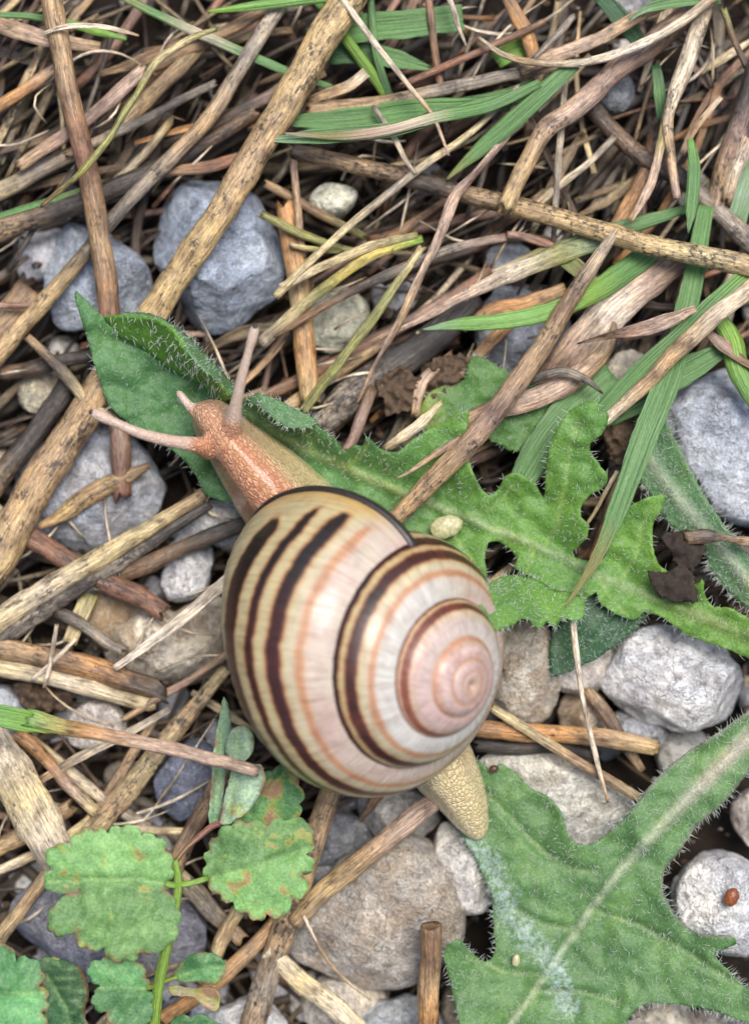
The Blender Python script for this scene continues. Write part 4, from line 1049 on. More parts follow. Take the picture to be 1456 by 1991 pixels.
def patch(outline, anchors=(), veins=(), colour=None, spacing=8.0, wav=.02, wavscale=.02, seed=0, serr=1.2):
    """leaf sheet from a plan outline with heights. Returns verts, tris, Col, loc, rim points, plan points"""
    rng = np.random.default_rng(seed)
    o = np.array(outline, float)
    ring = []
    n = len(o)
    for i in range(n):
        a, b, c, d = o[i - 1], o[i], o[(i + 1) % n], o[(i + 2) % n]
        L = np.linalg.norm(c[:2] - b[:2])
        m = max(1, int(round(L / spacing)))
        for k in range(m):
            t = k / m
            p = .5 * (2 * b + (c - a) * t + (2 * a - 5 * b + 4 * c - d) * t * t + (3 * b - a - 3 * c + d) * t ** 3)
            p = p * .75 + (b * (1 - t) + c * t) * .25
            ring.append(p + np.array([*rng.normal(size=2) * serr * .5, 0]))
    ring = np.array(ring)
    lo, hi = ring[:, :2].min(0), ring[:, :2].max(0)
    gx = np.arange(lo[0], hi[0], spacing)
    gy = np.arange(lo[1], hi[1], spacing * .87)
    P = np.array([(x + (j % 2) * spacing / 2, y) for j, y in enumerate(gy) for x in gx]) + rng.normal(size=(len(gx) * len(gy), 2)) * spacing * .08
    # inside test
    ins = np.zeros(len(P), bool)
    x0, y0 = ring[:, 0], ring[:, 1]
    x1, y1 = np.roll(x0, -1), np.roll(y0, -1)
    for k in range(len(ring)):
        cond = ((y0[k] > P[:, 1]) != (y1[k] > P[:, 1]))
        xi = (x1[k] - x0[k]) * (P[:, 1] - y0[k]) / (y1[k] - y0[k] + 1e-12) + x0[k]
        ins ^= cond & (P[:, 0] < xi)
    P = P[ins]
    dmin = np.full(len(P), 1e9)
    for r in ring:
        dmin = np.minimum(dmin, np.hypot(*(P - r[:2]).T))
    P = P[dmin > spacing * .55]
    allp = [Vector(p) for p in np.vstack([ring[:, :2], P])]
    res = geometry.delaunay_2d_cdt(allp, [], [list(range(len(ring)))], 1, 1e-4)
    Q = np.array([v[:] for v in res[0]])
    tris = np.array([f[:] if not isinstance(f, list) else f for f in res[2] if len(f) == 3])
    a, b, c = Q[tris[:, 0]], Q[tris[:, 1]], Q[tris[:, 2]]
    cr = (b - a)[:, 0] * (c - a)[:, 1] - (b - a)[:, 1] * (c - a)[:, 0]
    tris = np.where((cr > 0)[:, None], tris[:, ::-1], tris)      # plan y points down, so flip to face up
    z = rbf(list(o) + list(anchors), Q)
    for (poly, w, h) in veins:
        d, _, _ = seg_dist(Q, poly)
        z = z + h * np.exp(-(d / w) ** 2)
    z = z + wav * np.array([noise.fractal(Vector((q[0] * wavscale, q[1] * wavscale, seed * 1.7)), 1, 2, 3) for q in Q])
    V = np.array([W(q[0], q[1], zz) for q, zz in zip(Q, z)])
    C = colour(Q)
    loc = np.column_stack([Q[:, 0] / PPC, -Q[:, 1] / PPC, z]) + rng.uniform(-20, 20, 3)
    nr = len(ring)
    return dict(V=V, F=tris, C=C, loc=loc, Q=Q, ring=V[:nr] if len(Q) >= nr else V)


def merge(patches):
    nv, V, F, C, L = 0, [], [], [], []
    for p in patches:
        V.append(p['V']); F.append(p['F'] + nv); C.append(p['C']); L.append(p['loc'])
        nv += len(p['V'])
    return np.vstack(V), np.vstack(F), np.vstack(C), np.vstack(L)


def sheet(name, patches, mat, parent=None, thick=.014):
    V, F, C, L = merge(patches)
    o = link(name, mesh(name, V, [F], mat, {'Col': np.clip(C, 0, .95), 'loc': L}), parent)
    md = o.modifiers.new('thickness', 'SOLIDIFY')
    md.thickness = thick
    md.offset = -1
    return o


def hairs(parent, patches, count, length=(.04, .09), rim=0, rimlen=(.05, .11), seed=0, lean=(0, 0), thin=.0023):
    rng = np.random.default_rng(seed + 31)
    base, dirs, lens = [], [], []
    tot = sum(len(p['F']) for p in patches)
    for p in patches:
        V, F = p['V'], p['F']
        n = np.cross(V[F[:, 1]] - V[F[:, 0]], V[F[:, 2]] - V[F[:, 0]])
        area = np.linalg.norm(n, axis=1)
        n /= area[:, None] + 1e-12
        n[n[:, 2] < 0] *= -1
        k = int(count * len(F) / tot)
        i = rng.choice(len(F), k, p=area / area.sum())
        u = rng.random((k, 2))
        u = np.where(u.sum(1, keepdims=True) > 1, 1 - u, u)
        base.append(V[F[i, 0]] + (V[F[i, 1]] - V[F[i, 0]]) * u[:, :1] + (V[F[i, 2]] - V[F[i, 0]]) * u[:, 1:])
        dirs.append(n[i] * .75 + rng.normal(size=(k, 3)) * .45 + np.array([*lean, 0]))
        lens.append(rng.uniform(*length, k))
        if rim:
            R = p['ring']
            kk = int(rim * len(R))
            i = rng.integers(0, len(R), kk)
            t = rng.random(kk)[:, None]
            nx = R[(i + 1) % len(R)]
            tg = nx - R[i]
            out = np.cross(tg, np.array([0, 0, 1.0]))
            out /= np.linalg.norm(out, axis=1)[:, None] + 1e-9
            # outward side: away from the patch
            A2 = np.sum(R[:, 0] * np.roll(R[:, 1], -1) - np.roll(R[:, 0], -1) * R[:, 1])
            out *= np.sign(A2)
            base.append(R[i] * (1 - t) + nx * t)
            dirs.append(out * .9 + np.array([0, 0, .35]) + rng.normal(size=(kk, 3)) * .4)
            lens.append(rng.uniform(*rimlen, kk))
    B, D, L = np.vstack(base), np.vstack(dirs), np.concatenate(lens)
    D /= np.linalg.norm(D, axis=1)[:, None]
    n = len(B)
    s1 = np.cross(D, rng.normal(size=(n, 3)))
    s1 /= np.linalg.norm(s1, axis=1)[:, None]
    s2 = np.cross(D, s1)
    droop = s1 * (L * rng.uniform(0, .35, n))[:, None]
    ring = [np.cos(a) * s1 + np.sin(a) * s2 for a in (0, 2.094, 4.189)]
    verts = np.stack([B + r * thin for r in ring] + [B + D * L[:, None] * .5 + droop * .25 + r * thin * .75 for r in ring] + [B + D * L[:, None] + droop], 1)
    o = np.arange(n)[:, None] * 7
    q = np.concatenate([o + np.array([[j, (j + 1) % 3, 3 + (j + 1) % 3, 3 + j]]) for j in range(3)])
    t = np.concatenate([o + np.array([[3 + j, 3 + (j + 1) % 3, 6]]) for j in range(3)])
    h = link('leaf_hairs', mesh('leaf_hairs', verts.reshape(-1, 3), [q, t], HAIR), parent)
    h['kind'] = 'stuff'
    return h


def rgba(Q, col, a=0.0):
    return np.tile(np.array([*col, a], float), (len(Q), 1))


def blend(C, f, col):
    f = np.asarray(f)[:, None]
    C[:, :3] = C[:, :3] * (1 - f) + np.array(col)[None] * f
    return C


# --- the long lobed leaf the snail sits on
RIB_A = [(150, 572), (205, 622), (233, 656), (275, 677), (309, 701), (343, 725), (391, 752), (450, 790), (525, 835), (566, 862), (617, 886), (669, 907), (720, 931), (800, 965), (880, 997), (956, 1027), (1025, 1055), (1093, 1085), (1162, 1120), (1231, 1144), (1299, 1175), (1402, 1216), (1520, 1262)]
SIDE_A = [[(1060, 1065), (1085, 1010), (1100, 940), (1108, 870), (1125, 815)], [(1205, 1135), (1240, 1075), (1245, 1030), (1265, 985)],
          [(669, 907), (700, 890), (712, 866)], [(617, 886), (600, 850), (585, 835)], [(800, 965), (830, 915), (870, 860)], [(900, 1005), (960, 985), (1000, 940)],
          [(1040, 1062), (1020, 1130), (990, 1170)], [(1162, 1120), (1190, 1165), (1215, 1195)], [(870, 995), (890, 1050), (920, 1090)]]


def col_a(Q):
    d, p, s = seg_dist(Q, RIB_A)
    C = rgba(Q, (.12, .28, .10), .12)
    blend(C, sm(Q[:, 0], 560, 1000) * .8, (.19, .39, .07))
    blend(C, np.exp(-(d / 8.5) ** 4) * sm(Q[:, 0], 440, 560) * .9, (.36, .48, .22))
    for v in SIDE_A:
        dv, _, _ = seg_dist(Q, v)
        blend(C, np.exp(-(dv / 3.6) ** 4) * .85, (.32, .48, .14))
    blend(C, np.exp(-(d / 13) ** 2) * np.exp(-((Q[:, 0] - 1370) / 70) ** 2) * .75, (.30, .12, .16))
    blend(C, sm(Q[:, 0], 1180, 1330) * .6, (.21, .40, .06))
    return C


A_out = [(146, 566, .42), (158, 622, .36), (172, 668, .3), (190, 728, .26), (212, 786, .22), (262, 834, .18), (302, 856, .16), (348, 884, .14), (384, 930, .1), (398, 962, .08), (432, 974, .06),
         (520, 1000, .06), (640, 1060, .06), (760, 1120, .06), (860, 1170, .1), (930, 1150, .2), (946, 1118, .24), (943, 1085, .22), (949, 1056, .2), (966, 1052, .18), (990, 1066, .18), (1005, 1085, .2), (1000, 1104, .26), (1030, 1120, .3),
         (1076, 1158, .3), (1105, 1180, .28), (1138, 1163, .26), (1159, 1151, .26), (1166, 1170, .26), (1196, 1192, .26), (1224, 1204, .26), (1241, 1200, .26), (1255, 1188, .26), (1286, 1199, .26), (1310, 1216, .26), (1334, 1235, .28), (1402, 1257, .32), (1456, 1281, .34), (1530, 1310, .36),
         (1530, 1232, .4), (1456, 1202, .4), (1416, 1182, .38), (1389, 1182, .36), (1371, 1161, .38), (1365, 1128, .44), (1351, 1137, .38), (1300, 1113, .32), (1279, 1099, .32), (1268, 1061, .34), (1270, 1017, .38), (1287, 989, .42), (1292, 962, .46), (1248, 972, .42), (1217, 993, .38), (1193, 1030, .32), (1179, 1079, .26), (1162, 1094, .24), (1128, 1087, .26),
         (1112, 1075, .3), (1138, 1048, .36), (1145, 1024, .4), (1128, 1006, .42), (1128, 986, .44), (1148, 962, .48), (1176, 945, .52), (1181, 925, .54), (1162, 900, .54), (1147, 879, .54), (1149, 862, .56), (1169, 845, .6), (1183, 821, .62), (1181, 802, .62), (1162, 797, .62), (1165, 780, .64), (1138, 780, .62), (1107, 800, .58), (1076, 845, .52), (1062, 896, .44), (1060, 935, .36), (1056, 969, .3),
         (1038, 941, .34), (1007, 920, .36), (983, 927, .34), (960, 962, .26), (940, 955, .28), (923, 931, .32), (908, 885, .36), (906, 845, .4), (909, 797, .44), (858, 821, .4), (806, 852, .36), (775, 879, .34), (741, 876, .36), (713, 850, .44), (706, 868, .36), (686, 867, .34), (667, 880, .28), (658, 862, .32), (617, 829, .4), (560, 802, .44), (500, 778, .42), (446, 776, .34),
         (391, 748, .26), (343, 725, .24), (309, 701, .25), (275, 677, .27), (233, 656, .3), (203, 618, .38)]
A_anch = [(x, y, z) for (x, y), z in zip(RIB_A[2:-1], [.26, .22, .19, .17, .16, .14, .12, .12, .12, .12, .12, .12, .13, .14, .15, .17, .18, .2, .2, .22, .24, .28])]
A_anch += [(250, 760, .18), (330, 810, .14), (420, 880, .1), (560, 930, .08), (700, 1000, .08), (820, 1060, .1), (1100, 900, .46), (1120, 850, .54), (1225, 1050, .32), (1240, 1175, .23), (880, 910, .22), (1000, 990, .22)]


def col_bright(Q):
    C = rgba(Q, (.17, .38, .05), .05)  # backlit brightness of the folded tip put into its green
    return C


def col_under(Q):
    return rgba(Q, (.17, .33, .14), .2)


leafA = empty('lobed_leaf', W(1000, 1050, .15))
tag(leafA, 'long hairy lobed leaf with a folded tip that the snail crawls on', 'leaf')
pa = patch(A_out, A_anch, [(RIB_A[6:], 9, .035)] + [(v, 5, -.012) for v in SIDE_A], col_a, 7.5, .075, .016, 3)
# the half of the tip that stands up from the fold, and its rim rolled outwards
fold = [(203, 618, .38), (233, 656, .3), (275, 677, .27), (309, 701, .25), (343, 725, .24), (391, 748, .26), (426, 782, .3)]
pb = patch(fold + [(448, 770, .5), (420, 740, .66), (393, 721, .74), (364, 688, .76), (348, 660, .74), (330, 638, .7), (302, 622, .64), (240, 614, .5)], [], [([(330, 710), (350, 690), (368, 672)], 4, -.015), ([(275, 680), (300, 660), (320, 645)], 4, -.015)], col_bright, 6, .03, .03, 4)
pc = patch([(240, 612, .5), (302, 618, .66), (332, 634, .72), (352, 656, .76), (368, 686, .78), (397, 719, .76), (424, 738, .68), (450, 768, .52), (456, 782, .34), (472, 786, .26), (462, 762, .3), (446, 738, .36), (412, 700, .44), (378, 664, .46), (345, 636, .44), (300, 611, .4), (245, 606, .36)],
           [(380, 690, .7), (420, 722, .62)], [], col_under, 5, .015, .04, 5)
pd = patch([(478, 782, .4), (500, 764, .52), (542, 778, .56), (576, 795, .56), (616, 817, .5), (602, 830, .6), (562, 831, .64), (535, 815, .66), (504, 789, .6)], [(550, 805, .66)], [], col_under, 5, .015, .04, 6)
bladeA = sheet('leaf_blade', [pa], LEAF, leafA)
ft = sheet('folded_tip', [pb, pc], LEAF, leafA)
ft['label'] = 'bright inner face of the folded leaf tip with rolled rim'
rollA = sheet('rolled_margin', [pd], LEAF, leafA)


def col_lobe(Q):
    C = rgba(Q, (.20, .40, .10), .12)
    return C


pe = patch([(1012, 1118, .4), (975, 1120, .86), (948, 1138, 1.16), (932, 1168, 1.36), (930, 1200, 1.4), (940, 1222, 1.34), (962, 1226, 1.22), (994, 1218, 1.05), (1010, 1205, .98), (1026, 1204, .92), (1040, 1218, .84), (1054, 1220, .76), (1064, 1208, .72), (1080, 1220, .62), (1095, 1202, .58), (1120, 1208, .5), (1136, 1194, .46), (1136, 1165, .38), (1105, 1150, .4), (1076, 1146, .42), (1048, 1128, .42)],
           [(980, 1170, 1.1), (1030, 1160, .72), (1080, 1180, .6)], [([(1050, 1140), (1010, 1165), (960, 1185)], 6, -.03)], col_lobe, 6, .06, .022, 8)
sheet('curled_lobe', [pe], LEAF, leafA)
hairs(bladeA, [pa], 1700, (.02, .06), .5, (.03, .08), 1)
hairs(ft, [pb], 170, (.04, .08), .0, (.04, .1), 2, lean=(.5, -.3), thin=.0028)
hairs(rollA, [pc, pd, pe], 420, (.02, .05), 1.2, (.03, .07), 3)

# --- big leaf with the pale rib
RIB_B = [(975, 2020), (996, 1990), (1062, 1895), (1144, 1776), (1206, 1693), (1268, 1627), (1350, 1541), (1456, 1434), (1530, 1360)]
SIDE_B = [[(1161, 1697), (1110, 1690), (1070, 1668), (1033, 1635), (985, 1585), (950, 1545)], [(1120, 1810), (1060, 1800), (1000, 1770)], [(1150, 1770), (1240, 1800), (1330, 1850), (1440, 1920)], [(1060, 1900), (980, 1890), (910, 1860)], [(1040, 1930), (1130, 1930), (1200, 1950)]]


def col_b(Q):
    d, p, s = seg_dist(Q, RIB_B)
    C = rgba(Q, (.155, .305, .105), .18)
    w = 6 + 9 * sm(p, .2, .9)
    blend(C, np.exp(-(d / w) ** 4) * .92, (.46, .54, .34))
    blend(C, np.exp(-(d / w) ** 2) * sm(p, .6, .85) * .8, (.60, .50, .44))
    for v in SIDE_B:
        dv, _, _ = seg_dist(Q, v)
        blend(C, np.exp(-(dv / 4.5) ** 4) * .7, (.30, .44, .18))
    de, _, _ = seg_dist(Q, B_out[9:30])
    blend(C, np.exp(-(de / 3.5) ** 2) * sm(Q[:, 0], 1150, 1230) * .7, (.26, .19, .22))
    dd, _, _ = seg_dist(Q, [(925, 1640), (965, 1700), (990, 1780), (1030, 1830), (1080, 1880), (1100, 1960)])
    C[:, 3] = .15 + .54 * np.exp(-(dd / 50) ** 2)
    return C


B_out = [(905, 1505, .1), (914, 1482, .14), (938, 1486, .18), (953, 1499, .16), (975, 1487, .2), (1004, 1504, .22), (1029, 1532, .24), (1066, 1553, .26), (1091, 1582, .28), (1103, 1623, .3), (1120, 1641, .32), (1149, 1643, .34), (1186, 1619, .36), (1227, 1574, .38), (1268, 1524, .38), (1330, 1467, .4), (1392, 1429, .4), (1456, 1384, .4), (1530, 1330, .4),
         (1540, 1420, .42), (1456, 1502, .4), (1412, 1557, .36), (1350, 1611, .34), (1322, 1656, .34), (1293, 1693, .34), (1288, 1730, .36), (1301, 1759, .38), (1322, 1792, .4), (1359, 1817, .46), (1420, 1822, .5), (1432, 1836, .46), (1390, 1858, .4), (1425, 1900, .42), (1456, 1924, .42), (1540, 1950, .4), (1540, 2020, .36), (1456, 1990, .36), (1392, 1969, .34), (1309, 1953, .3), (1260, 1951, .28), (1231, 1969, .26), (1216, 2000, .26), (1210, 2060, .26),
         (910, 2060, .2), (893, 1990, .2), (881, 1936, .2), (864, 1868, .22), (868, 1841, .26), (893, 1827, .3), (910, 1846, .24), (930, 1866, .18), (951, 1870, .16), (963, 1846, .16), (959, 1792, .14), (955, 1743, .12), (922, 1664, .08), (897, 1623, .08), (888, 1560, .06)]
B_anch = [(x, y, z) for (x, y), z in zip(RIB_B[1:-1], [.16, .16, .18, .22, .26, .32, .36])] + [(1010, 1620, .16), (1060, 1620, .24), (1000, 1700, .14), (1260, 1850, .28), (1330, 1900, .36), (950, 1920, .18), (1130, 1930, .22)]
leafB = empty('broad_leaf', W(1150, 1750, .2))
tag(leafB, 'broad hairy leaf with a pale rib and silvery film below the tail', 'leaf')
pB = patch(B_out, B_anch, [(RIB_B, 12, .05)] + [(v, 9, -.05) for v in SIDE_B], col_b, 7.5, .09, .012, 11)
blade_pB = sheet('leaf_blade', [pB], LEAF, leafB)
hairs(blade_pB, [pB], 2500, (.018, .07), 1.5, (.03, .085), 12)


# --- narrow leaf on the right, dark leaf tip, ragged leaf
def col_c(Q):
    d, p, s = seg_dist(Q, [(1250, 870), (1265, 900), (1317, 969), (1368, 1027), (1456, 1133), (1530, 1220)])
    C = rgba(Q, (.14, .28, .125), .26)
    return blend(C, np.exp(-(d / 11) ** 2) * .95, (.48, .55, .38))


leafC = empty('narrow_leaf', W(1360, 1020, .1))
tag(leafC, 'narrow hairy leaf with a white rib in front of the large blue-white stone', 'leaf')
pC = patch([(1235, 850, .1), (1262, 800, .14), (1284, 793, .2), (1303, 838, .24), (1345, 920, .26), (1368, 962, .26), (1399, 1010, .26), (1437, 1061, .26), (1470, 1100, .28), (1540, 1180, .28), (1540, 1260, .2), (1456, 1188, .16), (1413, 1147, .14), (1382, 1106, .14), (1365, 1065, .14), (1299, 1017, .14), (1265, 962, .12), (1238, 921, .1)],
           [(1300, 940, .14), (1380, 1045, .16)], [([(1250, 870), (1317, 969), (1368, 1027), (1456, 1133), (1530, 1220)], 12, .03)], col_c, 7, .02, .02, 13)
blade_pC = sheet('leaf_blade', [pC], LEAF, leafC)
hairs(blade_pC, [pC], 800, (.03, .07), 2.2, (.05, .1), 14)

leafD = empty('leaf_tip', W(1150, 1250, .05))
tag(leafD, 'dark green fuzzy leaf tip tucked under the lobed leaf over a pinkish white stone', 'leaf')
pD = patch([(1100, 1180, .1), (1180, 1150, .1), (1260, 1190, .14), (1251, 1206, .12), (1227, 1233, .12), (1162, 1279, .12), (1128, 1296, .12), (1076, 1316, .1), (1067, 1285, .1), (1072, 1240, .1), (1088, 1210, .1)], [(1150, 1220, .17)], [([(1240, 1180), (1160, 1235), (1085, 1305)], 4, -.012)],
           lambda Q: rgba(Q, (.045, .13, .055), .2), 7, .02, .02, 15)
blade_pD = sheet('leaf_blade', [pD], LEAF, leafD)
hairs(blade_pD, [pD], 420, (.02, .05), 1.0, (.03, .05), 16)


def col_e(Q):
    C = rgba(Q, (.12, .27, .065), .05)
    return blend(C, sm(-Q[:, 0], -880, -825) * .8, (.34, .42, .08))


leafE = empty('ragged_leaf', W(930, 780, -.05))
tag(leafE, 'ragged yellow-edged green leaf under the curled dry blades', 'leaf')
pE = patch([(900, 738, .0), (916, 694, .04), (940, 695, .06), (975, 716, .06), (1010, 733, .06), (1068, 768, .06), (1055, 810, .1), (1030, 845, .1), (1002, 878, .14), (976, 866, .06), (940, 850, .04), (900, 822, .02), (862, 832, .02), (826, 834, .0), (814, 812, .0), (822, 783, .02), (844, 757, .02)], [(940, 780, .04)], [([(830, 815), (920, 770), (1050, 780)], 4, .015)],
           col_e, 6, .03, .025, 17, serr=3)
blade_pE = sheet('leaf_blade', [pE], LEAF, leafE)
hairs(blade_pE, [pE], 260, (.02, .05), .6, (.03, .06), 18)


# ------------------------------------------------------------------ clover plant at the lower left
clover = empty('clover_plant', W(320, 1850, .3))
tag(clover, 'small clover-like plant with notched brown-spotted leaflets on thin green stalks', 'plant')


def leaflet(name, pts, z, col, wear, rib, seed, dome=.06, sp=7):
    crenate = name not in ('pale_leaflet', 'withered_leaflet', 'round_leaflet', 'dark_leaflet')
    c0 = np.mean(np.array(pts, float), 0)
    cren = []
    for i in range(len(pts)):
        a, b = np.array(pts[i], float), np.array(pts[(i + 1) % len(pts)], float)
        L = np.linalg.norm(b - a)
        nrm = np.array([b[1] - a[1], a[0] - b[0]]) / (L + 1e-6)
        nrm *= np.sign(nrm @ ((a + b) / 2 - c0) + 1e-9)
        cren.append(tuple(a - (a - c0) / (np.linalg.norm(a - c0) + 1e-6) * min(4, L * .14)))
        if L > 14:
            for t in (.3, .7):
                cren.append(tuple(a * (1 - t) + b * t + nrm * min(5, L * .17)))
    pts = cren if crenate else pts
    z = np.atleast_1d(z)
    zz = [float(np.interp(i / len(pts), np.linspace(0, 1, len(z)), z)) for i in range(len(pts))]
    o = [(x, y, k) for (x, y), k in zip(pts, zz)]
    c = np.mean(np.array(pts), 0)
    zc = float(np.mean(z)) + dome

    def colf(Q):
        d, p, s = seg_dist(Q, rib)
        C = rgba(Q, col, wear)
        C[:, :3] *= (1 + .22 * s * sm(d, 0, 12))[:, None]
        Lr = sum(np.hypot(rib[i + 1][0] - rib[i][0], rib[i + 1][1] - rib[i][1]) for i in range(len(rib) - 1))
        ph_ = (p * Lr - d * .75) / 24
        lat = np.exp(-((ph_ - np.round(ph_)) * 24 / 2.4) ** 2) * sm(d, 2, 8)
        blend(C, lat * .4, (.30, .46, .2))
        de, pe_, _ = seg_dist(Q, list(pts) + [pts[0]])
        nz = np.array([noise.noise(Vector((q[0] * .02, q[1] * .02, seed))) for q in Q])
        blend(C, np.exp(-(de / 5) ** 2) * sm(nz, .02, .2) * .9, (.26, .13, .07))
        C[:, 3] = np.clip(wear - .1 + nz * .35, 0, 1)
        return blend(C, np.exp(-(d / 3.5) ** 2) * .6, (.28, .44, .17))
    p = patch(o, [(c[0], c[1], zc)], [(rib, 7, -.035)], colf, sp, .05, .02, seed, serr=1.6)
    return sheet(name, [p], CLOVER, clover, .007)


CG = (.185, .36, .12)
leaflet('notched_leaflet', [(330, 1717), (335, 1686), (326, 1651), (306, 1627), (275, 1622), (261, 1606), (237, 1606), (209, 1617), (185, 1611), (151, 1618), (139, 1645), (103, 1644), (87, 1672), (102, 1690), (83, 1717), (100, 1734), (150, 1735), (103, 1762), (92, 1789), (100, 1817), (130, 1819), (150, 1808), (150, 1832), (165, 1846), (203, 1845), (213, 1866), (247, 1870), (275, 1857), (330, 1839), (349, 1802), (345, 1765), (322, 1732)], [.92, 1.0, 1.02, .98, 1.0, .98, .9], CG, .30, [(330, 1718), (260, 1712), (180, 1710), (86, 1716)], 41)
leaflet('spotted_leaflet', [(402, 1712), (398, 1680), (404, 1652), (420, 1625), (448, 1602), (480, 1598), (520, 1602), (560, 1592), (600, 1598), (613, 1638), (596, 1660), (611, 1690), (590, 1702), (598, 1738), (566, 1746), (551, 1786), (520, 1780), (500, 1792), (480, 1780), (450, 1757), (424, 1742)], [.84, .86, .8, .78, .84], CG, .42, [(402, 1712), (480, 1690), (600, 1650)], 42)
leaflet('eaten_leaflet', [(440, 1602), (468, 1556), (500, 1520), (530, 1496), (562, 1490), (584, 1525), (588, 1565), (570, 1600), (530, 1612), (480, 1612)], [.6, .62, .6, .58], (.09, .23, .08), .55, [(450, 1605), (520, 1540), (560, 1495)], 43)
leaflet('pale_leaflet', [(448, 1500), (436, 1466), (440, 1436), (456, 1416), (476, 1411), (492, 1430), (492, 1462), (474, 1486), (506, 1488), (517, 1512), (505, 1548), (480, 1580), (445, 1602), (428, 1600), (436, 1550)], [.82, .88, .86, .8], (.30, .42, .29), .30, [(440, 1600), (455, 1520), (465, 1420)], 44, .03)
leaflet('pale_leaflet', [(434, 1356), (450, 1395), (444, 1460), (436, 1530), (426, 1604), (408, 1606), (410, 1540), (418, 1450)], [.6, .66, .72, .72], (.24, .38, .25), .2, [(430, 1365), (428, 1480), (416, 1600)], 45, .02)
leaflet('notched_leaflet', [(290, 1925), (286, 1900), (270, 1868), (233, 1860), (192, 1867), (172, 1880), (174, 1902), (194, 1918), (182, 1934), (181, 1958), (206, 1972), (220, 1998), (250, 2020), (285, 1998), (297, 1950)], [.78, .82, .86, .84, .78], (.11, .28, .10), .28, [(292, 1922), (230, 1920), (185, 1920)], 46)
leaflet('round_leaflet', [(343, 1906), (346, 1878), (371, 1856), (405, 1852), (433, 1866), (438, 1892), (420, 1917), (381, 1912)], [.74, .8, .8, .74], (.11, .28, .10), .32, [(345, 1900), (390, 1885), (436, 1880)], 47)
leaflet('withered_leaflet', [(330, 1918), (375, 1922), (412, 1920), (428, 1938), (422, 1966), (400, 1962), (375, 1940), (335, 1936)], [.66, .66, .62, .62], (.34, .24, .15), .6, [(335, 1925), (380, 1930), (420, 1950)], 48, .02)
leaflet('notched_leaflet', [(-40, 1835), (16, 1838), (28, 1868), (58, 1862), (82, 1886), (80, 1918), (94, 1944), (84, 1972), (92, 2010), (20, 2050), (-40, 2050)], [.95, 1.02, 1.05, 1.0], (.13, .34, .13), .18, [(-40, 1940), (20, 1935), (85, 1930)], 49)
leaflet('dark_leaflet', [(78, 1868), (110, 1863), (160, 1886), (174, 1930), (165, 1975), (176, 2020), (90, 2030), (84, 1950)], [.5, .52, .5, .48], (.055, .145, .055), .25, [(90, 1900), (130, 1960), (140, 2020)], 50)
leaflet('small_leaflet', [(330, 1985), (370, 1975), (420, 1985), (440, 2020), (340, 2030)], [.6, .62, .6], (.10, .26, .10), .2, [(340, 2000), (400, 2000), (430, 2005)], 51, .02)


def stalk(pts, z, r, cols):
    d = tube_data(pts, z, r, cols, .05, seed=nseed(), sides=9, jag=.05, crook=.05, rough=.05)
    return from_data('stalk', d, GRASS, clover)


stalk([(340, 1672), (347, 1715), (341, 1765), (322, 1850), (308, 1920), (296, 2040)], [.9, .9, .84, .74, .7, .66], [7, 9, 10, 11, 12, 13], [(.22, .36, .06), (.26, .40, .07), (.22, .36, .06), (.25, .36, .05)])
stalk([(347, 1720), (372, 1718), (404, 1708)], [.9, .9, .86], [7, 6, 6], [(.24, .40, .06), (.24, .40, .08)])
stalk([(345, 1722), (335, 1722), (322, 1718)], [.9, .94, .94], [6, 6, 6], [(.24, .40, .06), (.24, .40, .08)])
stalk([(342, 1676), (362, 1650), (390, 1626), (415, 1606), (440, 1600)], [.9, .86, .82, .78, .74], [5, 5, 6, 6, 6], [(.30, .18, .08), (.32, .15, .10), (.30, .12, .10)])
stalk([(310, 1915), (328, 1906), (346, 1900)], [.7, .74, .76], [4, 4, 4], [(.24, .36, .06), (.24, .36, .06)])
stalk([(308, 1920), (298, 1921), (286, 1921)], [.7, .76, .8], [4, 4, 4], [(.24, .36, .06), (.24, .36, .06)])


# ------------------------------------------------------------------ the snail
snail = empty('snail', W(700, 1250, .12))
tag(snail, 'banded snail with cream, pink and dark brown spiral shell crawling on the lobed leaf', 'snail')

SP = [0.91155, 1.65881, 0.88903, 0.75645, -0.2601, 6.57686, 951.08777, 1345.82328, 0.76374, 0.92013, -0.05198, -0.26316, -0.45288, 0.59774, 0.6029, 0.76698, 1.09786, 1.14105]


